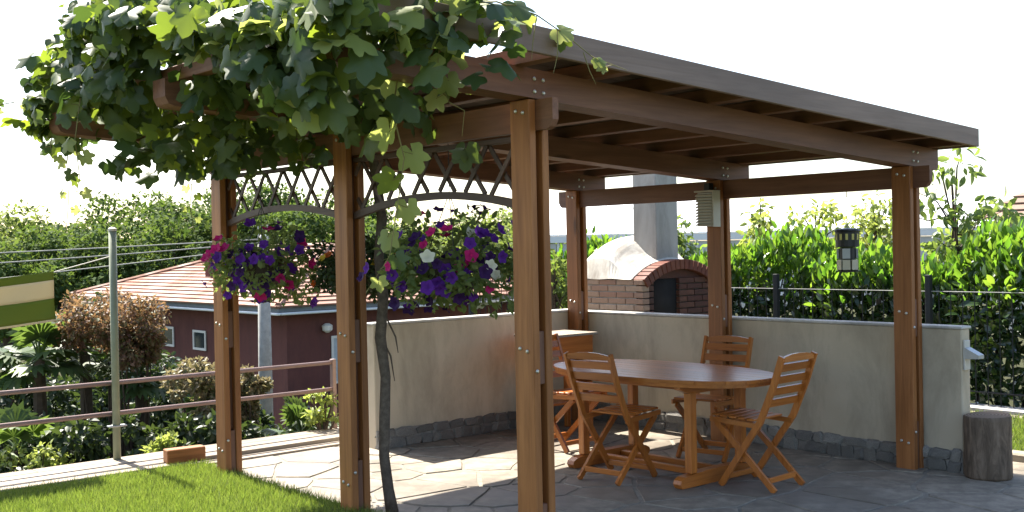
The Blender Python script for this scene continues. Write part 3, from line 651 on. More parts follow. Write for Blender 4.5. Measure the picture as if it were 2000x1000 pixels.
# forest beyond the houses: x, y, crown bottom, top, radius
FOREST = [
  (15.23, 66.47, -2.43, 5.11, 3.44),
  (17.96, 64.13, -2.51, 5.13, 3.44),
  (20.69, 61.78, -2.58, 5.20, 3.44),
  (23.43, 59.44, -2.65, 5.97, 3.44),
  (26.16, 57.09, -2.72, 6.41, 3.44),
  (28.88, 54.75, -2.79, 6.25, 3.44),
  (31.60, 52.41, -2.86, 5.82, 3.44),
  (34.30, 50.08, -2.94, 4.37, 3.44),
  (37.02, 47.74, -3.01, 4.17, 3.44),
  (39.74, 45.40, -3.08, 3.95, 3.44),
  (42.01, 43.45, -3.14, 3.68, 3.44),
  (11.89, 50.86, -2.53, 3.32, 2.48),
  (14.04, 49.02, -2.59, 3.07, 2.48),
  (16.19, 47.17, -2.64, 3.37, 2.48),
  (18.35, 45.32, -2.70, 4.02, 2.48),
  (20.50, 43.47, -2.76, 4.27, 2.48),
  (22.83, 41.48, -2.82, 4.07, 2.48),
  (24.96, 39.63, -2.87, 3.68, 2.48),
  (27.10, 37.80, -2.93, 2.92, 2.48),
  (29.24, 35.95, -2.99, 2.96, 2.48),
  (31.30, 34.18, -3.04, 2.81, 2.48),
  (7.43, 33.59, -1.58, 2.18, 1.47),
  (8.81, 33.72, -1.70, 1.57, 1.01),
]
SHRUBS = [
  (0.38, 9.31, -0.70, 0.77, 0.50, 'd'),
  (1.36, 10.44, -0.85, 0.99, 0.56, 'd'),
  (2.14, 10.44, -1.09, 0.95, 0.65, 'd'),
  (1.71, 8.16, -0.73, 0.44, 0.50, 'd'),
  (-0.20, 7.16, -0.49, 0.36, 0.37, 'd'),
  (1.89, 7.35, -0.65, 0.31, 0.40, 'd'),
  (0.56, 7.18, 0.86, 1.32, 0.50, 'r'),
  (0.66, 6.70, 0.67, 1.07, 0.28, 'r'),
  (0.90, 5.69, 0.23, 0.76, 0.34, 't'),
  (1.23, 5.41, 0.22, 0.60, 0.19, 't'),
  (0.20, 4.97, -0.13, 0.13, 0.15, 'y'),
  (1.54, 4.61, -0.11, 0.42, 0.16, 'y'),
  (-0.63, 5.82, -0.24, 0.17, 0.29, 'y'),
  (1.51, 5.03, -0.20, 0.18, 0.21, 'd'),
  (2.19, 6.43, -0.57, 0.13, 0.44, 'd'),
  (-0.28, 6.05, -0.32, 0.44, 0.39, 'd'),
  (0.15, 5.55, -0.31, 0.32, 0.34, 'd'),
  (0.50, 5.12, -0.26, 0.26, 0.31, 'd'),
  (0.98, 5.10, -0.23, 0.23, 0.28, 'd'),
]
PALM = [
  (-0.06, 7.32, -0.38, 0.87, 0.48),
  (0.65, 8.02, -0.57, 0.87, 0.53),
  (0.82, 6.95, -0.45, 0.64, 0.44),
  (-0.62, 6.20, -0.34, 0.14, 0.41),
  (1.60, 5.09, -0.22, 0.11, 0.36),
  (1.31, 6.53, -0.47, 0.11, 0.37),
]
BEAR = ['far left', 'left']
for i, (x, y, zb, zt, rx) in enumerate(FOREST):
    row = 'far' if i < 11 else ('middle' if i < 21 else 'near')
    k = i if i < 11 else (i-11 if i < 21 else i-21)
    words = ['first', 'second', 'third', 'fourth', 'fifth', 'sixth', 'seventh', 'eighth', 'ninth', 'tenth', 'eleventh']
    mat = 'forest_light' if (i in (0, 1, 7, 8, 9, 10, 18, 19, 20, 11)) else 'forest'
    lab = {'far': '%s tree from the left along the forest skyline', 'middle': '%s tree from the left in the forest row before the skyline', 'near': '%s tree from the left beyond the striped cloth'}[row] % words[k]
    gz0 = float(terrain_z(np.array([x]), np.array([y]))[0])
    rx2 = rx*1.25
    tree('forest_tree', lab, 'tree', x, y, gz0, min(zb, zt-2*rx2*0.75), zt+0.15, rx2, 30, 6500 if i < 21 else 4200, 0.30 if i < 11 else 0.25 if i < 21 else 0.18, mat, 'trees on the wooded slope beyond the house', 0.2, 0.34)

def bush(name, label, x, y, zb, zt, rx, n, size, mat, T=SMALL_T, ncl=16, group=None, stem=True, up=0.5):
    t = thing(name, label, 'shrub', (x, y, float(terrain_z(np.array([x]), np.array([y]))[0])), 0, group); g = t.location[2]
    cc = crown_centers(x, y, zb, zt-0.1*(zt-zb), rx*0.95, ncl, 0.15); rad = rx*0.33*R.uniform(0.4, 1.45, ncl); cc[:, 2] += R.normal(0, 0.08*(zt-zb), ncl)
    p, d = cloud(cc, rad, n, 0.85); V, F = scatter(T, p, leaf_rot(d, up), R.uniform(0.7, 1.3, n)*size)
    mb = MB()
    for i in range(min(7, ncl)): mb.tube([(x+R.normal(0, .05), y+R.normal(0, .05), g-0.05), (x*.6+cc[i][0]*.4, y*.6+cc[i][1]*.4, (g+cc[i][2])/2), cc[i]], [0.02+rx*.02, 0.015+rx*.012, 0.004], 5, False)
    wpart('branches', mb, 'bark', t); wpart('foliage', npmesh('foliage', V, F, mat), None, t); return t
NAMES = ['dark leafy shrub below the striped cloth', 'dark shrub between the cloth and the tall green post', 'dark shrub right behind the tall green post', 'dark low shrub below reddish shrub by the railing',
 'dark shrub at far left under the railing rails', 'dark shrub behind leftmost pergola post', 'reddish brown shrub topmost beside the striped cloth', 'reddish brown shrub in front of the tiled house eave',
 'tan leaved shrub beneath the two small house windows', 'tan leaved shrub just right of leftmost pergola post', 'small yellow green plant sprouting behind the deck near wood block', 'yellow green shrub beside the short railing post',
 'yellow green plant at left edge behind the deck', 'small dark shrub at foot of the house wall', 'dark shrub around foot of the concrete pole', 'low dark shrub left of the tall green post, under the upper rail', 'low dark shrub right of the tall green post, under the lower rail', 'low dark shrub directly behind the wood block', 'low dark shrub between leftmost post and concrete pole']
for i, (x, y, zb, zt, rx, k) in enumerate(SHRUBS):
    mat = {'d': 'shrub_dark', 'r': 'shrub_red', 't': 'shrub_tan', 'y': 'shrub_yellow'}[k]
    if k == 'd': zb -= 1.1; rx *= 1.45
    if k in 'rt': zb -= 0.1
    n = {'d': 6500, 'r': 5200, 't': 3600, 'y': 420}[k]; s = {'d': 0.09, 'r': 0.05, 't': 0.05, 'y': 0.055}[k]
    bush('shrub', NAMES[i], x, y, zb, zt, rx, n, s, mat, SMALL_T, {'d': 26, 'y': 9}.get(k, 20))
def fan_palm(label, x, y, zb, zt, r, nf):
    g = float(terrain_z(np.array([x]), np.array([y]))[0])
    t = thing('fan_palm', label, 'palm', (x, y, g), 0, 'fan palms below the deck')
    hub = zt-0.42*r; wpart('trunk', MB().tube([(x, y, g-0.1), (x+.02, y, (g+hub)/2), (x, y, hub)], [0.09, 0.08, 0.06], 8), 'bark', t)
    for k in range(nf):
        az = k*2.399+R.uniform(-.2, .2); el = math.radians(R.uniform(-25, 75)); Lp = r*R.uniform(0.45, 0.62)
        d = np.array((math.cos(az)*math.cos(el), math.sin(az)*math.cos(el), math.sin(el))); h0 = np.array((x, y, hub)); h1 = h0+d*Lp-np.array((0, 0, 0.06*r))
        side = np.cross(d, (0, 0, 1.0)); side /= np.linalg.norm(side)+1e-6; up_ = np.cross(side, d); nn = up_
        V, F = [], []; m = 15; Rl = r*R.uniform(0.5, 0.62)
        for q in range(m):
            a = math.radians(-115+230*q/(m-1)); e = d*math.cos(a)+side*math.sin(a); pw_ = np.cross(nn, e)*0.045*r/0.6
            ln = Rl*(0.75+0.25*math.cos(a)); p1 = h1+e*ln*0.55+nn*0.03*r; p2 = h1+e*ln-np.array((0, 0, ln*R.uniform(0.12, 0.32)))
            o = len(V); V += [h1, p1-pw_, p2, p1+pw_]; F.append((o, o+1, o+2, o+3))
        fr = wpart('frond', npmesh('frond', np.array(V), np.array(F), 'palm'), None, t)
        sub('stalk', MB().tube([h0, (h0+h1)/2+np.array((0, 0, .02)), h1], [0.012, 0.009, 0.006], 5, False), 'palm', fr)
PN = ['fan palm below the striped cloth at left', 'fan palm left of the tall green post', 'fan palm right of the tall green post', 'small fan palm at the left edge under the rails', 'small fan palm at foot of the concrete pole', 'low fan palm behind leftmost pergola post']
for i, (x, y, zb, zt, r) in enumerate(PALM): fan_palm(PN[i], x, y, zb, zt, r*1.15, 22 if i < 3 else 14)

# laurel hedge behind the fence
hg = thing('laurel_hedge', 'glossy green laurel hedge behind the dark metal fence', 'hedge', (7.4, 2.5, -0.14))
n = 21000
hy = R.uniform(-1.6, 7.5, n); prof = 1.40+0.14*np.sin(hy*2.1)+0.10*np.sin(hy*5.3+1)+0.06*np.sin(hy*11)+0.25*np.exp(-((hy-0.4)/0.5)**2)
face = R.uniform(0, 1, n); hx = np.empty(n); hz = np.empty(n)
m = face < 0.68; hx[m] = 6.93+np.abs(R.normal(0, 0.20, m.sum())); hz[m] = R.uniform(0.0, 1, m.sum())**0.9*prof[m]
m2 = ~m; hx[m2] = R.uniform(6.9, 7.9, m2.sum()); hz[m2] = prof[m2]+R.normal(0.0, 0.09, m2.sum())-0.25*((hx[m2]-7.35)/0.5)**2*0.6
hx += 0.12*np.sin(hy*3.3+hz*2); p = np.stack([hx, hy, hz-0.02], 1)
tp = np.clip(hz/prof, 0, 1)
out = np.stack([-0.9+1.0*tp, np.zeros(n), 0.1+1.2*tp**3], 1)+0.3*R.normal(size=(n, 3))
rot = frames(rdir(n)*0.8+out*0.6+np.array((0, 0, 0.25))[None]+np.array((0, 0, 0.8))*(tp**4)[:, None], out*np.array((1, 1, 0.35))+rdir(n)*0.8); sz = R.uniform(0.095, 0.15, n)
# the leaves nearest to the camera are picked as single leaves
near = np.argsort(np.linalg.norm(p-CAM, axis=1)+(hz < 1.0)*3+R.uniform(0, 1.6, n))[:300]; mask = np.zeros(n, bool); mask[near] = True
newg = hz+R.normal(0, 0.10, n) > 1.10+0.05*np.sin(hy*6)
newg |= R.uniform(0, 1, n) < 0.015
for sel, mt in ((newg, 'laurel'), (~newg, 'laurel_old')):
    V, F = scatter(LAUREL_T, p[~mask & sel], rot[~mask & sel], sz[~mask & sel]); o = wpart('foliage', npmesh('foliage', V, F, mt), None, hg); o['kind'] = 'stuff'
LAUREL_ME = [npmesh('leaf', LAUREL_T[0], LAUREL_T[1], q) for q in ('laurel_old', 'laurel')]
def place(name, me, root, pos, rotm, size):
    o = bpy.data.objects.new(name, me); COL.link(o); o.parent = root; q = Matrix([list(r_) for r_ in rotm]).to_quaternion()
    o.rotation_mode = 'QUATERNION'; o.rotation_quaternion = q; L = root.location; o.location = (pos[0]-L[0], pos[1]-L[1], pos[2]-L[2]); o.scale = (size,)*3; return o
for i in near: place('leaf', LAUREL_ME[int(newg[i])], hg, p[i], rot[i], sz[i])
mb = MB()
for k in range(40):
    y = -1.5+k*0.225; mb.tube([(7.3+R.normal(0, .08), y, -0.15), (7.3+R.normal(0, .12), y+R.normal(0, .08), 0.7), (7.3+R.normal(0, .2), y+R.normal(0, .12), 1.3)], [0.025, 0.018, 0.006], 5, False)
wpart('stems', mb, 'bark', hg)
# trees and bushes behind the hedge
def leafy_tree(label, x, y, zt, rx, h, n, size, mat='tree_leaf', T=LAUREL_T, ncl=18):
    t = thing('garden_tree', label, 'tree', (x, y, -0.14), 0, None)
    cc = crown_centers(x, y, zt-h, zt-0.08, rx*0.85, ncl, 0.3); rad = np.full(ncl, rx*0.33)*R.uniform(.6, 1.3, ncl)
    mb = MB(); mb.tube([(x, y, -0.2), (x+.03, y, zt-h), (x, y+.03, zt-h*0.35)], [0.045, 0.035, 0.012], 6)
    for c in cc: mb.tube([(x, y, zt-h*R.uniform(.5, 1)), (x*.5+c[0]*.5, y*.5+c[1]*.5, c[2]-0.05), c+np.array((0, 0, 0.05))], [0.014, 0.009, 0.003], 5, False)
    wpart('trunk', mb, 'bark', t); p, d = cloud(cc, rad, n); V, F = scatter(T, p, leaf_rot(d, 0.3, 0.9, 0.6), R.uniform(.7, 1.3, n)*size); wpart('crown', npmesh('crown', V, F, mat), None, t)
leafy_tree('tall loose fruit tree right of the right pergola post', 8.55, 2.27, 2.74, 0.72, 1.35, 640, 0.125)
leafy_tree('slender young tree right of the middle post', 7.95, 4.55, 2.28, 0.30, 0.9, 240, 0.11, 'shrub_yellow')
leafy_tree('pale green bush behind hedge, left of hanging lantern', 8.3, 4.0, 2.18, 0.50, 0.9, 520, 0.10, 'shrub_yellow')
leafy_tree('pale green bush behind hedge, between lantern and right post', 8.75, 3.4, 2.25, 0.55, 0.95, 560, 0.10, 'shrub_yellow')
leafy_tree('broad leaved bush at the right edge below brown tiled roof', 8.3, 1.25, 1.86, 0.5, 0.8, 520, 0.11)
leafy_tree('dark bush beside the oven chimney and middle post', 7.3, 5.3, 1.95, 0.55, 0.9, 700, 0.10, 'tree_leaf')
leafy_tree('pale bush seen between front post and brick oven', 5.8, 6.1, 1.75, 0.45, 1.3, 800, 0.09, 'forest_light')

# ------------------------------------------------------------------ brick oven
OX, OY = 4.72, 3.61
ov = thing('brick_oven', 'brick pizza oven with whitewashed dome and grey square chimney', 'oven', (OX+0.6, OY+0.5, -0.14))
wpart('core', MB().box(OX+0.01, OX+1.19, OY+0.10, OY+1.04, -0.14, 1.292), 'mortar', ov)
BR = MB().box(-0.12, 0.12, -0.05, 0.05, -0.0275, 0.0275, 0.004).mesh('brick', 'brick')
BRD = MB().box(-0.12, 0.12, -0.05, 0.05, -0.0275, 0.0275, 0.004).mesh('brick', 'dark_brick')
ovL = ov.location
def brick(x, y, z, rz=0.0, sx=1.0, me=BR): link('brick', me, ov, (x-ovL[0], y-ovL[1], z-ovL[2]), (0, 0, rz), (sx, 1, 1))
for c in range(10):
    z = 1.292-0.0285-c*0.0655; off = 0.125 if c % 2 else 0.0
    y = OY+0.0
    k = 0
    while y < OY+1.03:
        w = 0.12 if (k == 0 and c % 2 == 0) else 0.24; w = min(w, OY+1.045-y)
        if w > 0.04: brick(OX+0.05, y+w/2, z, PI/2, w/0.24)
        y += w+0.010; k += 1
    for (xa, xb) in ((OX+0.106, OX+0.20), (OX+0.60, OX+1.20)):
        x = xa+(0.0 if c % 2 else 0.0); k = 0
        while x < xb-0.03:
            w = 0.12 if (k == 0 and c % 2) else 0.24; w = min(w, xb-x); brick(x+w/2, OY+0.05+0.03, z, 0, w/0.24, BRD); x += w+0.010; k += 1
wpart('mouth', MB().box(OX+0.205, OX+0.595, OY+0.070, OY+0.099, 0.7, 1.29), 'soot_shade', ov)  # flat panel, its near-black colour stands in for the shaded recess
RA, CZ, CX = 1.0, 0.49, OX+0.60
half = math.asin(0.6/RA); nv = 17
VO = MB().box(-0.031, 0.031, 0, 0.17, -0.105, 0.0, 0.004).mesh('arch_brick', 'arch_brick')
for k in range(nv):
    a = -half+(k+0.5)*2*half/nv; link('arch_brick', VO, ov, (CX+RA*math.sin(a)-ovL[0], OY-0.02-ovL[1], CZ+RA*math.cos(a)-ovL[2]), (0, a, 0))
tym = [(CX+(RA-0.107)*math.sin(a), CZ+(RA-0.107)*math.cos(a)) for a in np.linspace(-half*0.98, half*0.98, 15)]
tym = [(x, max(z, 1.2935)) for x, z in tym]
wpart('arch_infill', MB().prism([(tym[0][0], 1.293)]+tym+[(tym[-1][0], 1.293)], 'y', OY+0.055, OY+0.10), 'dark_brick', ov)
na, nbb = 26, 24
av = np.linspace(-1, 1, na); bv = np.linspace(0, 1.06, nbb); Hb = np.interp(bv, [0, 0.2, 0.4, 0.55, 0.7, 0.85, 0.97, 1.06], [0.195, 0.27, 0.41, 0.455, 0.44, 0.35, 0.2, 0.0])
V = []
for j, b_ in enumerate(bv):
    pw_ = 0.92-0.54*min(1, b_/0.4)
    for a_ in av: V.append((CX+a_*0.615, OY+0.145+b_*0.86, 1.296+Hb[j]*max(0.0, 1-a_*a_)**pw_+0.004*math.sin(9*a_+13*b_)))
F = [(j*na+i, j*na+i+1, (j+1)*na+i+1, (j+1)*na+i) for j in range(nbb-1) for i in range(na-1)]
F.append(tuple(range(na))[::-1])
wpart('dome', MB().add(V, F), 'dome', ov, False)
ov.children[-1].data.polygons.foreach_set('use_smooth', [True]*(len(F)-1)+[False])
ch = wpart('chimney', MB().box(5.14, 5.49, 3.79, 4.12, 1.30, 3.1, 0.008), 'chimney', ov)
sub('cap', MB().box(5.09, 5.54, 3.74, 4.17, 3.101, 3.16, 0.008), 'chimney', ch)

# ------------------------------------------------------------------ hanging lantern, louvred box
lx, ly = 3.69, 0.56
ln = thing('hanging_lantern', 'dark cylindrical lantern hanging on wire from the right beam', 'lantern', (lx, ly, 1.42))
wpart('cap', MB().lathe([(0.03, 1.745), (0.092, 1.735), (0.096, 1.72), (0.088, 1.712), (0.086, 1.605), (0.07, 1.60), (0.02, 1.60)][::-1], 20, (lx, ly)), 'black_metal', ln, False)
wpart('core', MB().lathe([(0.055, 1.428), (0.06, 1.44), (0.06, 1.595), (0.05, 1.599)], 16, (lx, ly)), 'black_metal', ln)
wpart('base', MB().lathe([(0.05, 1.412), (0.088, 1.416), (0.090, 1.424), (0.06, 1.427)], 20, (lx, ly)), 'black_metal', ln)
for k in range(12):
    a = k*2*PI/12; c, s = math.cos(a), math.sin(a)
    wpart('slot', MB().box(-0.006, 0.006, -0.002, 0.002, 1.655, 1.70).__class__().add([(lx+c*(0.0865+d)-s*e, ly+s*(0.0865+d)+c*e, z) for z in (1.655, 1.70) for d, e in ((0, -.009), (.003, -.009), (.003, .009), (0, .009))], [(0, 1, 2, 3), (7, 6, 5, 4), (0, 4, 5, 1), (1, 5, 6, 2), (2, 6, 7, 3), (3, 7, 4, 0)]), 'slot', ln)
for k in range(7):
    for z0, z1, mt in ((1.43, 1.505, 'beige_panel'), (1.515, 1.59, 'grey_panel')):
        if mt == 'grey_panel' and k % 2: continue
        a = k*2*PI/7; vs_ = []
        for z in (z0, z1):
            for da in (-0.36, 0.36):
                for r_ in (0.064, 0.080): vs_.append((lx+r_*math.cos(a+da), ly+r_*math.sin(a+da), z))
        wpart('panel', MB().add(vs_, [(0, 1, 3, 2), (4, 6, 7, 5), (0, 4, 5, 1), (2, 3, 7, 6), (0, 2, 6, 4), (1, 5, 7, 3)]), mt, ln)
wpart('wire', MB().tube([(lx, ly, 1.74), (lx, ly, 2.025)], 0.003, 6), 'grey_metal', ln)
lb = thing('louvred_box', 'pale louvred plastic box fixed high on middle post', 'box', (3.545, 1.80, 1.78))
wpart('body', MB().box(3.545, 3.612, 1.712, 1.888, 1.79, 2.07, 0.003), 'grey_panel', lb)
for k in range(11):
    z = 1.797+k*0.0245
    wpart('louvre', MB().prism([(3.525, z), (3.525, z+0.006), (3.544, z+0.018), (3.544, z+0.010)], 'y', 1.728, 1.893), 'white_plastic', lb)
    wpart('louvre', MB().prism([(1.908, z), (1.908, z+0.006), (1.889, z+0.018), (1.889, z+0.010)], 'x', 3.54, 3.605), 'white_plastic', lb)
wpart('frame', MB().box(3.522, 3.615, 1.702, 1.7115, 1.785, 2.075, 0.002), 'white_plastic', lb)
wpart('cap', MB().box(3.520, 3.616, 1.700, 1.905, 2.0755, 2.088, 0.003), 'white_plastic', lb)
wpart('bracket', MB().box(3.560, 3.6205, 1.775, 1.83, 2.0885, 2.15, 0.003), 'black_metal', lb)

# ------------------------------------------------------------------ railing on the deck, tall post, shade cloth
rl = thing('railing', 'low brown two rail metal railing along back of the deck', 'railing', (-0.9, 4.58, 0.044))
for z in (0.64, 0.398): wpart('rail', MB().tube([(-6, 4.58, z), (-2.3, 4.582, z+0.004), (1.64, 4.58, z)], 0.019, 10), 'rail_metal', rl, True)
for x in (1.64, -2.40, -4.4): wpart('post', MB().box(x-0.02, x+0.02, 4.555, 4.605, 0.044, 0.67, 0.004), 'rail_metal', rl)
tp_ = thing('tall_post', 'tall slim green grey metal post rising from the railing', 'post', (-0.375, 4.545, 0.044))
wpart('pole', MB().tube([(-0.375, 4.535, 0.0445), (-0.372, 4.535, 1.84)], 0.030, 12), 'green_metal', tp_, True)
wpart('cap', MB().lathe([(0.033, 1.841), (0.034, 1.86), (0.01, 1.872)], 12, (-0.372, 4.535)), 'white_plastic', tp_)
wpart('clamp', MB().box(-0.44, -0.30, 4.502, 4.568, 0.30, 0.312, 0.002), 'grey_metal', tp_)
sc_ = thing('striped_cloth', 'green and cream striped shade cloth tied to the tall post', 'cloth', (-1.3, 4.75, 1.1))
def band(name, f0, f1, mat):
    xs_ = np.linspace(-2.6, -0.75, 40); vs_ = []; m = 6
    for side in (0, 0.006):
        for i in range(m+1):
            f_ = f0+(f1-f0)*i/m
            for x in xs_:
                w = 0.035*math.sin(4.1*(x+2.6)+2*f_)+0.012*math.sin(11*x+5*f_)
                vs_.append((x+0.02*f_, 4.75+w+side+0.05*f_, 1.535-0.392*f_+0.12*(x+0.75)*1.0+0.05*((x+0.75)**2)))
    k = len(xs_); N = (m+1)*k; fs_ = []
    for s in (0, N):
        for i in range(m):
            for j in range(k-1):
                q = (s+i*k+j, s+i*k+j+1, s+(i+1)*k+j+1, s+(i+1)*k+j); fs_.append(q if s else q[::-1])
    for j in range(k-1): fs_ += [(j, j+1, N+j+1, N+j), (m*k+j, N+m*k+j, N+m*k+j+1, m*k+j+1)]
    for i in range(m): fs_ += [(i*k, N+i*k, N+(i+1)*k, (i+1)*k), (i*k+k-1, (i+1)*k+k-1, N+(i+1)*k+k-1, N+i*k+k-1)]
    wpart(name, MB().add(vs_, fs_), mat, sc_, True)
band('green_stripe', 0.0, 0.17, 'cloth_green'); band('cream_stripe', 0.1705, 0.54, 'cloth_cream'); band('green_stripe', 0.5405, 0.955, 'cloth_green'); band('hem', 0.9555, 1.0, 'cloth_cream')
wpart('cord', MB().tube([(-0.752, 4.752, 1.53), (-0.57, 4.65, 1.585), (-0.40, 4.535, 1.64)], 0.004, 6), 'white_plastic', sc_)
sc_.children[-1]['label'] = 'thin cord tying the cloth corner to the post'

# ------------------------------------------------------------------ concrete pole and cables
cp = thing('concrete_pole', 'grey concrete utility pole with white insulator behind the railing', 'pole', (2.5, 7.47, -2.6))
wpart('shaft', MB().tube([(2.5, 7.47, -2.7), (2.51, 7.47, 0), (2.52, 7.47, 1.74)], [0.10, 0.082, 0.065], 14), 'concrete', cp, True)
wpart('insulator', MB().lathe([(0.03, 1.741), (0.045, 1.76), (0.035, 1.79), (0.048, 1.81), (0.03, 1.85), (0.012, 1.87)], 14, (2.52, 7.47)), 'frame_white', cp, True)
wpart('hoop', MB().tube([(2.46, 7.47, 1.80), (2.46, 7.47, 1.96), (2.58, 7.47, 1.96), (2.58, 7.47, 1.80)], 0.008, 6), 'grey_metal', cp)
CE = [((2.48, 7.45, 1.80), (-6.5, 12.0, 1.62), 'uppermost overhead cable running left from the concrete pole'), ((2.48, 7.45, 1.76), (-3.9, 9.5, 1.50), 'middle overhead cable running left from the concrete pole'), ((2.48, 7.45, 1.70), (-6.0, 16.0, 0.75), 'lowest overhead cable running left from the concrete pole')]
for a, b, lab in CE:
    a, b = np.array(a), np.array(b); pts = [a+(b-a)*t-np.array((0, 0, 0.25*t*(1-t))) for t in np.linspace(0, 1, 14)]
    tag(link('cable', MB().tube(pts, 0.007, 6).mesh('cable', 'concrete', True)), lab, 'cable')

# ------------------------------------------------------------------ houses
def tiled_slope(mb, A, B, C, D, n, lift=0.05):
    """courses from the eave A-B up to the ridge D-C"""
    A, B, C, D = (np.array(q, float) for q in (A, B, C, D)); nn = np.cross(B-A, D-A); nn /= np.linalg.norm(nn)
    if nn[2] < 0: nn = -nn
    for i in range(n):
        t0, t1 = i/n, min(1.0, (i+1.12)/n); a, b = A+(D-A)*t0, B+(C-B)*t0; d, c = A+(D-A)*t1, B+(C-B)*t1
        l0, l1 = nn*lift, nn*lift*0.15
        vs_ = [a+l0, b+l0, c+l1, d+l1, a, b]; mb.add(vs_, [(0, 1, 2, 3), (4, 5, 1, 0)])
hz0 = -4.2
hs = thing('brown_house', 'maroon rendered house with terracotta hip roof below the garden', 'house', (16, 30, hz0))
hx0, hx1, hy0, hy1, ez = 11.0, 21.0, 22.5, 38.0, 0.10
wpart('wall', MB().box(hx0+0.55, hx1-0.55, hy0+0.55, hy1-0.55, hz0, ez-0.05), 'house_wall', hs)
wpart('soffit', MB().box(hx0+0.06, hx1-0.06, hy0+0.06, hy1-0.06, ez-0.049, ez-0.02), 'gutter_dark', hs)
g1 = wpart('gutter', MB().box(hx0-0.10, hx0+0.03, hy0-0.10, hy1+0.1, ez-0.135, ez-0.065, 0.02), 'gutter', hs)
wpart('gutter', MB().box(hx0+0.031, hx1+0.1, hy0-0.10, hy0+0.03, ez-0.135, ez-0.065, 0.02), 'gutter', hs)
wpart('eave_board', MB().box(hx0+0.0, hx0+0.055, hy0+0.0, hy1, ez-0.055, ez+0.06), 'gutter_dark', hs)
wpart('eave_board', MB().box(hx0+0.056, hx1, hy0+0.0, hy0+0.055, ez-0.055, ez+0.06), 'gutter_dark', hs)
rz_, r0, r1 = 1.78, (16.0, 28.0), (16.0, 32.6)
e = ez+0.07; mb = MB()
tiled_slope(mb, (hx0-.1, hy1+.1, e), (hx0-.1, hy0-.1, e), (r0[0], r0[1], rz_), (r1[0], r1[1], rz_), 17)
tiled_slope(mb, (hx0-.1, hy0-.1, e), (hx1+.1, hy0-.1, e), (r0[0], r0[1], rz_), (r0[0], r0[1], rz_), 17)
tiled_slope(mb, (hx1+.1, hy0-.1, e), (hx1+.1, hy1+.1, e), (r1[0], r1[1], rz_), (r0[0], r0[1], rz_), 17)
tiled_slope(mb, (hx1+.1, hy1+.1, e), (hx0-.1, hy1+.1, e), (r1[0], r1[1], rz_), (r1[0], r1[1], rz_), 17)
rf = wpart('roof', mb, 'tile', hs)
for a, b in (((hx0, hy0, e), (*r0, rz_)), ((hx0, hy1, e), (*r1, rz_)), ((hx1, hy0, e), (*r0, rz_)), ((*r0, rz_), (*r1, rz_))):
    sub('ridge_tiles', MB().tube([np.array(a)+np.array((0, 0, .05)), np.array(b)+np.array((0, 0, .05))], 0.10, 6), 'tile', rf)
chm = sub('chimney', MB().box(13.0, 13.35, 30.6, 31.0, 0.6, 1.55, 0.01), 'house_wall', rf)
sub('chimney_cap', MB().box(12.9, 13.45, 30.5, 31.1, 1.56, 1.64), 'gutter_dark', rf)
def hwindow(face, c0, c1, z0, z1, mat, mull=True):
    f_ = 0.07
    if face == 'x':
        X = hx0+0.55; w = wpart('window', MB().box(X-0.02, X-0.004, c0, c1, z0, z1), mat, hs)
        sub('frame', MB().box(X-0.05, X-0.021, c0-f_, c0, z0-f_, z1+f_).box(X-0.05, X-0.021, c1, c1+f_, z0-f_, z1+f_).box(X-0.05, X-0.021, c0, c1, z1, z1+f_).box(X-0.05, X-0.021, c0, c1, z0-f_, z0), 'frame_white', w)
    else:
        Y = hy0+0.55; w = wpart('window', MB().box(c0, c1, Y-0.02, Y-0.004, z0, z1), mat, hs)
        sub('frame', MB().box(c0-f_, c0, Y-0.05, Y-0.021, z0-f_, z1+f_).box(c1, c1+f_, Y-0.05, Y-0.021, z0-f_, z1+f_).box(c0, c1, Y-0.05, Y-0.021, z1, z1+f_).box(c0, c1, Y-0.05, Y-0.021, z0-f_, z0), 'frame_white', w)
        if mat == 'shutter':
            for k in range(14): sub('shutter_slat', MB().box(c0+0.01, c1-0.01, Y-0.030, Y-0.0205, z0+0.02+k*(z1-z0-0.04)/14, z0+0.02+(k+0.8)*(z1-z0-0.04)/14), 'shutter', w)
hwindow('x', 30.3, 31.1, -1.25, -0.75, 'glass'); hwindow('x', 28.0, 28.75, -1.25, -0.78, 'glass')
hwindow('y', 13.0, 13.95, -2.0, -0.80, 'shutter')
wpart('wall_lamp', MB().lathe([(0.05, -0.62), (0.14, -0.55), (0.15, -0.42), (0.06, -0.36)], 12, (12.75, hy0+0.42)), 'frame_white', hs)
h2 = thing('tiled_roof_house', 'small house with brown tiled roof at far right edge', 'house', (19.5, 4.0, -0.14))
L2Y = -0.75
mb = MB(); tiled_slope(mb, (16.0, 6.6+L2Y, 1.98), (16.0, -2.0, 1.98), (19.5, 1.0, 4.0), (19.5, 4.2+L2Y, 4.0), 16, 0.05); tiled_slope(mb, (23, 6.6+L2Y, 1.98), (16, 6.6+L2Y, 1.98), (19.5, 4.2+L2Y, 4.0), (19.5, 4.2+L2Y, 4.0), 16, 0.05); tiled_slope(mb, (23, -2.0, 1.98), (23, 6.6+L2Y, 1.98), (19.5, 4.2+L2Y, 4.0), (19.5, 1.0, 4.0), 16, 0.05)
wpart('roof', mb, 'tile_brown', h2); wpart('wall', MB().box(16.4, 22.6, -1.6, 6.2+L2Y, -0.14, 1.97), 'coping', h2)

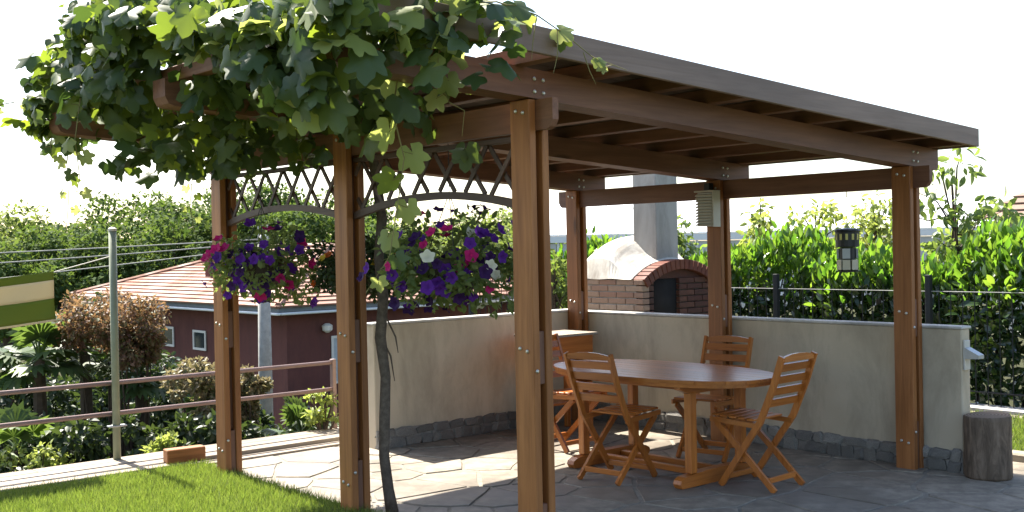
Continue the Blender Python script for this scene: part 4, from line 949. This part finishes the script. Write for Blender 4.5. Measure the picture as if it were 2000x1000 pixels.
# ------------------------------------------------------------------ greenhouse far behind the oven
gh = thing('greenhouse', 'long white roofed greenhouse beyond the hedge', 'greenhouse', (20.6, 14.9, -0.14), math.atan2(-5.3, 6.1))
Lg = 13.5
for k in range(18):
    x0 = -4.6+k*Lg/18-0.9; x1 = x0+Lg/18-0.02
    part('roof_sheet', MB().add([(x0, 0, 2.10), (x1, 0, 2.10), (x1, 2.6, 3.05), (x0, 2.6, 3.05), (x0, 0, 2.07), (x1, 0, 2.07), (x1, 2.6, 3.02), (x0, 2.6, 3.02)], [(0, 1, 2, 3), (7, 6, 5, 4), (0, 4, 5, 1), (1, 5, 6, 2), (2, 6, 7, 3), (3, 7, 4, 0)]), 'green_sheet', gh)
    part('wall_pane', MB().box(x0+0.03, x1-0.03, 0.10, 0.115, 0.6, 1.86), 'grey_panel', gh)
    part('mullion', MB().box(x0-0.03, x0+0.028, 0.06, 0.14, 0.0, 1.88), 'gutter', gh)
part('eave_beam', MB().box(-5.55, -5.5+Lg, 0.0, 0.18, 1.885, 2.06), 'gutter', gh)
part('back_roof', MB().add([(-5.5, 2.601, 3.03), (8, 2.601, 3.03), (8, 5.2, 2.1), (-5.5, 5.2, 2.1), (-5.5, 2.601, 3.0), (8, 2.601, 3.0), (8, 5.2, 2.07), (-5.5, 5.2, 2.07)], [(0, 1, 2, 3), (7, 6, 5, 4), (0, 4, 5, 1), (1, 5, 6, 2), (2, 6, 7, 3), (3, 7, 4, 0)]), 'green_sheet', gh)
part('base_wall', MB().box(-5.5, 8.0, 0.08, 5.1, 0.0, 0.6), 'coping', gh)

# ------------------------------------------------------------------ hanging flower baskets
def flower_mesh(name, mat, r=1.0):
    V = [(0, 0, -0.55)]; n = 20
    for i in range(n):
        a = i*2*PI/n; q = 0.86+0.14*math.cos(5*a); V.append((q*math.cos(a)*0.42, q*math.sin(a)*0.42, -0.05))
    for i in range(n):
        a = i*2*PI/n; q = 0.90+0.12*math.cos(5*a); V.append((q*math.cos(a), q*math.sin(a), 0.10*math.cos(5*a)+0.02))
    F = [(0, 1+i, 1+(i+1) % n) for i in range(n)]+[(1+i, 1+n+i, 1+n+(i+1) % n) for i in range(n)]+[(1+i, 1+n+(i+1) % n, 1+(i+1) % n) for i in range(n)]
    return npmesh(name, np.array(V), np.array(F), mat, False)
FL = {k: flower_mesh('flower', 'petal_'+k) for k in ('purple', 'dark', 'magenta', 'white', 'orange', 'yellow')}
def basket(label, x, y, z, rx, rz, cols, nfl, nleaf, fsize, leafm, lsize, hang_z, patches=None, foliage_drop=0.3, zbias=0.0):
    t = thing('hanging_basket', label, 'flower basket', (x, y, z-0.1), 0, 'hanging flower baskets between the posts')
    pot = wpart('pot', MB().lathe([(0.08, z-0.16), (0.13, z-0.10), (0.155, z+0.03), (0.16, z+0.05), (0.145, z+0.05), (0.13, z-0.02)], 18, (x, y)), 'pot', t)
    top = (x, y, hang_z)
    for k in range(3): wpart('chain', MB().tube([(x+0.155*math.cos(k*2.1), y+0.155*math.sin(k*2.1), z+0.05), (x, y, min(z+0.42, hang_z-0.02)), top], 0.0025, 5), 'black_metal', t)
    n = nleaf; rb = np.random.default_rng(int(1000*y)); ga = np.arange(12)*2.39996+rb.uniform(-.3, .3, 12); gz = 1-2*(np.arange(12)+0.5)/12
    lobes = np.stack([np.sqrt(1-gz**2)*np.cos(ga), np.sqrt(1-gz**2)*np.sin(ga), gz*0.85], 1)*rb.uniform(0.5, 0.85, 12)[:, None]; lr = rb.uniform(0.32, 0.52, 12)
    def lobe_dir(m_, shell):
        k_ = R.integers(0, 12, m_); return lobes[k_]+rdir(m_)*(lr[k_]*(R.uniform(shell, 1, m_)**0.5))[:, None]
    d = lobe_dir(n, 0.05); p = np.stack([x+d[:, 0]*rx*0.92, y+d[:, 1]*rx*0.92, z+0.02+d[:, 2]*rz*0.9], 1)
    p[:, 2] -= foliage_drop*(np.hypot(d[:, 0], d[:, 1])**2)*rz*0.5
    V, F = scatter(SMALL_T, p, leaf_rot(d*1.0, 0.4), R.uniform(.7, 1.3, n)*lsize); o = wpart('foliage', npmesh('foliage', V, F, leafm), None, t); o['kind'] = 'stuff'
    L = t.location; done = 0
    while done < nfl:
        d = lobe_dir(1, 0.75)[0]
        if R.uniform() < 0.55 and (d[0]*0.65+d[1]*0.75) > 0.25: d[:2] *= -1    # more blooms on the side of the lawn
        q = np.array((x+d[0]*rx, y+d[1]*rx, z+0.02+d[2]*rz-foliage_drop*(d[0]**2+d[1]**2)*rz*0.5))
        names, w = zip(*cols); col = names[R.choice(len(names), p=np.array(w)/sum(w))]
        if patches:
            for (c, a, rad) in patches:
                if np.linalg.norm(d-np.array(a)/np.linalg.norm(a)) < rad: col = c
        nrm = d+rdir(1)[0]*0.45+np.array((-0.25, -0.3, 0.1)); tq = np.cross(nrm, rdir(1)[0])
        place('flower', FL[col], t, q, frames(tq[None], nrm[None])[0], fsize*R.uniform(0.8, 1.2)); done += 1
basket('hanging basket of purple and magenta petunias right of leftmost post', 0.02, 2.84, 1.55, 0.44, 0.30, [('purple', 6), ('dark', 3), ('magenta', 1)], 85, 1700, 0.040, 'petunia_leaf', 0.05, 2.24, [('magenta', (-0.45, 0.75, 0.1), 0.55), ('magenta', (-0.8, 0.2, 0.55), 0.35)], 0.35)
basket('hanging basket of violet, cream and red petunias next to the front post', 0.10, 0.80, 1.54, 0.45, 0.33, [('purple', 6), ('dark', 4), ('white', 0.7), ('magenta', 1.1)], 120, 2000, 0.037, 'petunia_leaf', 0.05, 2.24, [('magenta', (-0.75, -0.1, 0.35), 0.28), ('white', (-0.2, -0.85, 0.3), 0.22), ('magenta', (-0.5, 0.5, -0.6), 0.25)], 0.3)
basket('hanging basket of fine dark foliage with few orange blooms behind second post', 0.55, 2.42, 1.52, 0.42, 0.26, [('orange', 4), ('yellow', 2)], 14, 3200, 0.026, 'shrub_dark', 0.045, ub(0.55), None, 0.4)

# ------------------------------------------------------------------ grape vine
gv = thing('grape_vine', 'large leafy grape vine covering the left end of the pergola', 'vine', (0.24, 1.66, 0))
tk = [(0.255, 1.655, -0.01), (0.235, 1.665, 0.14), (0.225, 1.69, 0.35), (0.215, 1.66, 0.6), (0.235, 1.67, 0.85), (0.215, 1.69, 1.1), (0.225, 1.66, 1.35), (0.205, 1.675, 1.6), (0.23, 1.665, 1.85), (0.20, 1.68, 2.1), (0.12, 1.62, 2.4), (-0.1, 1.55, 2.66), (-0.5, 1.7, 2.73), (-0.95, 2.1, 2.72)]
trk = wpart('trunk', MB().tube(tk, [0.042, 0.036, 0.034, 0.036, 0.033, 0.037, 0.034, 0.032, 0.034, 0.032, 0.03, 0.026, 0.02, 0.012], 10), 'vine_bark', gv, True)
for k, (a, b, c) in enumerate((((0.22, 1.69, 1.1), (0.27, 1.66, 0.98), (0.29, 1.65, 0.82)), ((0.23, 1.66, 1.25), (0.29, 1.63, 1.1), (0.30, 1.62, 1.0)))):
    sub('bark_strip', MB().tube([a, b, c], [0.006, 0.006, 0.003], 5), 'vine_bark', trk)
arms = [[(-0.1, 1.55, 2.66), (-0.3, 0.9, 2.74), (-0.55, 0.3, 2.76), (-0.7, -0.05, 2.78)], [(-0.5, 1.7, 2.73), (-0.7, 2.6, 2.75), (-0.9, 3.4, 2.75), (-1.05, 3.95, 2.76)], [(-0.3, 0.9, 2.74), (-0.8, 0.9, 2.8), (-1.2, 1.1, 2.75)], [(-0.7, 2.6, 2.75), (-1.1, 2.7, 2.8), (-1.35, 2.8, 2.7)]]
for a in arms: wpart('cane', MB().tube(a, [0.016, 0.013, 0.010, 0.006][:len(a)], 6), 'vine_bark', gv)
# canopy leaves: top mat, drooping edge along the open side, thin hanging layer below
def canopy_top(x, y): return 2.76+0.20*np.sin(1.7*y+0.6)*np.sin(2.3*x+1)+0.16*np.exp(-((y-2.3)/1.1)**2)+0.18*np.exp(-((y-0.9)/0.6)**2)-0.12*smooth01((y-3.2)/0.8)
n1, n2, n3 = 1500, 640, 800
x = R.uniform(-1.36, 0.05, n1); y = R.uniform(-0.5, 3.85, n1); keep = ~((y < 0.9) & (x > -0.50-0.1*y)) & ~((y > 2.9) & (x < -1.22+0.1*(y-2.9))); x, y = x[keep], y[keep]
P1 = np.stack([x, y, canopy_top(x, y)+R.normal(0, 0.10, len(x))-0.10*(y < -0.2)], 1)
y = R.uniform(-0.45, 3.75, n2); x = -1.27+0.10*smooth01((y-2.8)/0.8)+R.normal(0, 0.09, n2); dr = (0.38+0.20*np.sin(3.1*y+0.5)+0.12*np.sin(7.3*y))*(1-0.75*smooth01((y-2.75)/0.5))*(1-0.62*smooth01((2.05-y)/0.3)*smooth01((y+0.1)/0.4))
P2 = np.stack([x, y, canopy_top(x, y)-R.uniform(0, 1, n2)**1.3*dr], 1)
y = R.uniform(0.35, 3.6, n3); x = R.uniform(-1.12, 0.02, n3); keep = (y > 0.9-0.9*(x+0.5)) & ~((y > 2.9) & (x < -0.65)); x, y = x[keep], y[keep]
P3 = np.stack([x, y, 2.68-R.uniform(0, 1, len(x))**1.4*(0.42+0.12*np.sin(4*y+2*x))], 1)
P = np.concatenate([P1, P2, P3]); N = len(P)
out = np.zeros((N, 3)); out[:len(P1), 2] = 1; out[len(P1):len(P1)+n2, 0] = -1; out[len(P1)+n2:, 2] = -0.3
t_ = rdir(N)*0.75+np.array((-0.25, -0.15, -0.55)); n_ = out*0.5+rdir(N)*0.6+np.array((-0.30, -0.35, 0.55)); S = R.uniform(0.10, 0.20, N)
rot = frames(t_, n_)
# single shoots that hang or creep away from the mass
def shoot(pts, leaves, s0, s1, mat_seed=0, stem=True, r0=0.005):
    pts = [np.array(p_, float) for p_ in pts]; wpart('shoot', MB().tube(pts, list(np.linspace(r0, 0.0018, len(pts))), 5), 'stem', gv)
    cum = np.cumsum([0]+[np.linalg.norm(pts[i+1]-pts[i]) for i in range(len(pts)-1)]); res = []
    for k in range(leaves):
        s = (k+0.4)/leaves*cum[-1]; q = np.array([np.interp(s, cum, [p_[a_] for p_ in pts]) for a_ in range(3)]); side = 1 if k % 2 else -1
        d_ = np.array((0.6*side, -0.6*side, 0.0))+R.normal(0, 0.3, 3)+np.array((-0.1, -0.1, -0.3)); base = q+d_/np.linalg.norm(d_)*0.05
        res.append((base, np.array((0.35*side, -0.35*side, -0.8))+R.normal(0, 0.25, 3), np.array((-0.55, -0.65, 0.35))+R.normal(0, 0.35, 3), s0+(s1-s0)*k/max(1, leaves-1)))
        wpart('leaf_stalk', MB().tube([q, base], 0.0022, 4, False), 'stem', gv)
    return res
young = []
young += shoot([(-0.68, 0.09, 2.78), (-0.70, 0.11, 2.55), (-0.74, 0.13, 2.3), (-0.70, 0.10, 2.08), (-0.73, 0.12, 1.85), (-0.76, 0.15, 1.62), (-0.85, 0.22, 1.45)], 11, 0.25, 0.09)
young += shoot([(-0.55, 0.02, 2.82), (-0.50, -0.02, 2.62), (-0.56, 0.0, 2.44), (-0.52, -0.02, 2.34)], 7, 0.23, 0.12)
young += shoot([(-0.62, 0.05, 2.80), (-0.40, -0.24, 2.79), (-0.24, -0.34, 2.73), (-0.08, -0.38, 2.64), (0.04, -0.42, 2.55), (0.19, -0.50, 2.49)], 9, 0.24, 0.06)
young += shoot([(-0.95, 3.75, 2.6), (-0.98, 3.77, 2.3), (-0.97, 3.78, 2.05), (-0.99, 3.79, 1.80)], 7, 0.12, 0.06)
young += shoot([(-0.20, 3.52, 2.5), (-0.17, 3.50, 2.25), (-0.19, 3.52, 2.0), (-0.17, 3.50, 1.80)], 9, 0.11, 0.05)
young += shoot([(-1.15, 3.85, 2.75), (-1.32, 4.05, 2.72), (-1.45, 4.18, 2.62), (-1.5, 4.22, 2.5)], 6, 0.12, 0.06)
young += shoot([(-1.10, 3.60, 2.58), (-1.14, 3.62, 2.42), (-1.12, 3.64, 2.28)], 4, 0.13, 0.08)
young += shoot([(-1.3, 2.6, 2.6), (-1.33, 2.62, 2.35), (-1.3, 2.64, 2.12), (-1.33, 2.66, 1.98)], 6, 0.15, 0.08)
young += shoot([(-1.0, 3.3, 2.9), (-1.12, 3.45, 3.05), (-1.2, 3.6, 3.15)], 4, 0.13, 0.07)
young += shoot([(-0.9, 2.4, 2.95), (-1.0, 2.5, 3.15), (-1.1, 2.6, 3.3)], 5, 0.14, 0.07)
young += shoot([(-0.85, -0.05, 2.85), (-0.80, -0.22, 2.74), (-0.78, -0.30, 2.58), (-0.80, -0.31, 2.46)], 7, 0.22, 0.14)
young += shoot([(-1.0, 0.0, 2.85), (-1.02, -0.28, 2.70), (-1.04, -0.34, 2.52)], 6, 0.20, 0.14)
# pick the leaves that show largest as single leaves
dist = np.linalg.norm(P-CAM, axis=1); score = S/dist*(1+0.5*(n_[:, 2] > 0)); score[len(P1)+n2:] *= 0.45
near = np.argsort(-score)[:300-len(young)]; mask = np.zeros(N, bool); mask[near] = True
LM = [npmesh('leaf', T[0], T[1], 'vine_leaf') for T in LEAF_T]; LY = [npmesh('leaf', T[0], T[1], 'vine_leaf_young') for T in LEAF_T]
for i in near: place('leaf', (LM if R.uniform() < 0.8 else LY)[i % 4], gv, P[i], rot[i], S[i])
for k, (b_, tt_, nn_, s_) in enumerate(young): place('leaf', LY[k % 4] if k % 3 else LM[k % 4], gv, b_, frames(tt_[None], nn_[None])[0], s_)
rest = np.where(~mask)[0]
V, F = merge([scatter(LEAF_T[k], P[rest[k::4]], rot[rest[k::4]], S[rest[k::4]]) for k in range(4)])
o = wpart('foliage', npmesh('foliage', V, F, 'vine_leaf'), None, gv); o['kind'] = 'stuff'
for k, (a, b, c) in enumerate((((-0.52, -0.02, 2.34), (-0.46, -0.06, 2.30), (-0.47, -0.05, 2.18)), ((0.0, -0.40, 2.57), (0.02, -0.42, 2.48), (0.05, -0.43, 2.42)), ((-0.14, -0.37, 2.67), (-0.15, -0.38, 2.55), (-0.17, -0.37, 2.46)), ((-0.24, -0.34, 2.73), (-0.26, -0.33, 2.6), (-0.27, -0.33, 2.52)))):
    wpart('tendril', MB().tube([a, b, c], [0.003, 0.0022, 0.0012], 5), 'stem', gv)
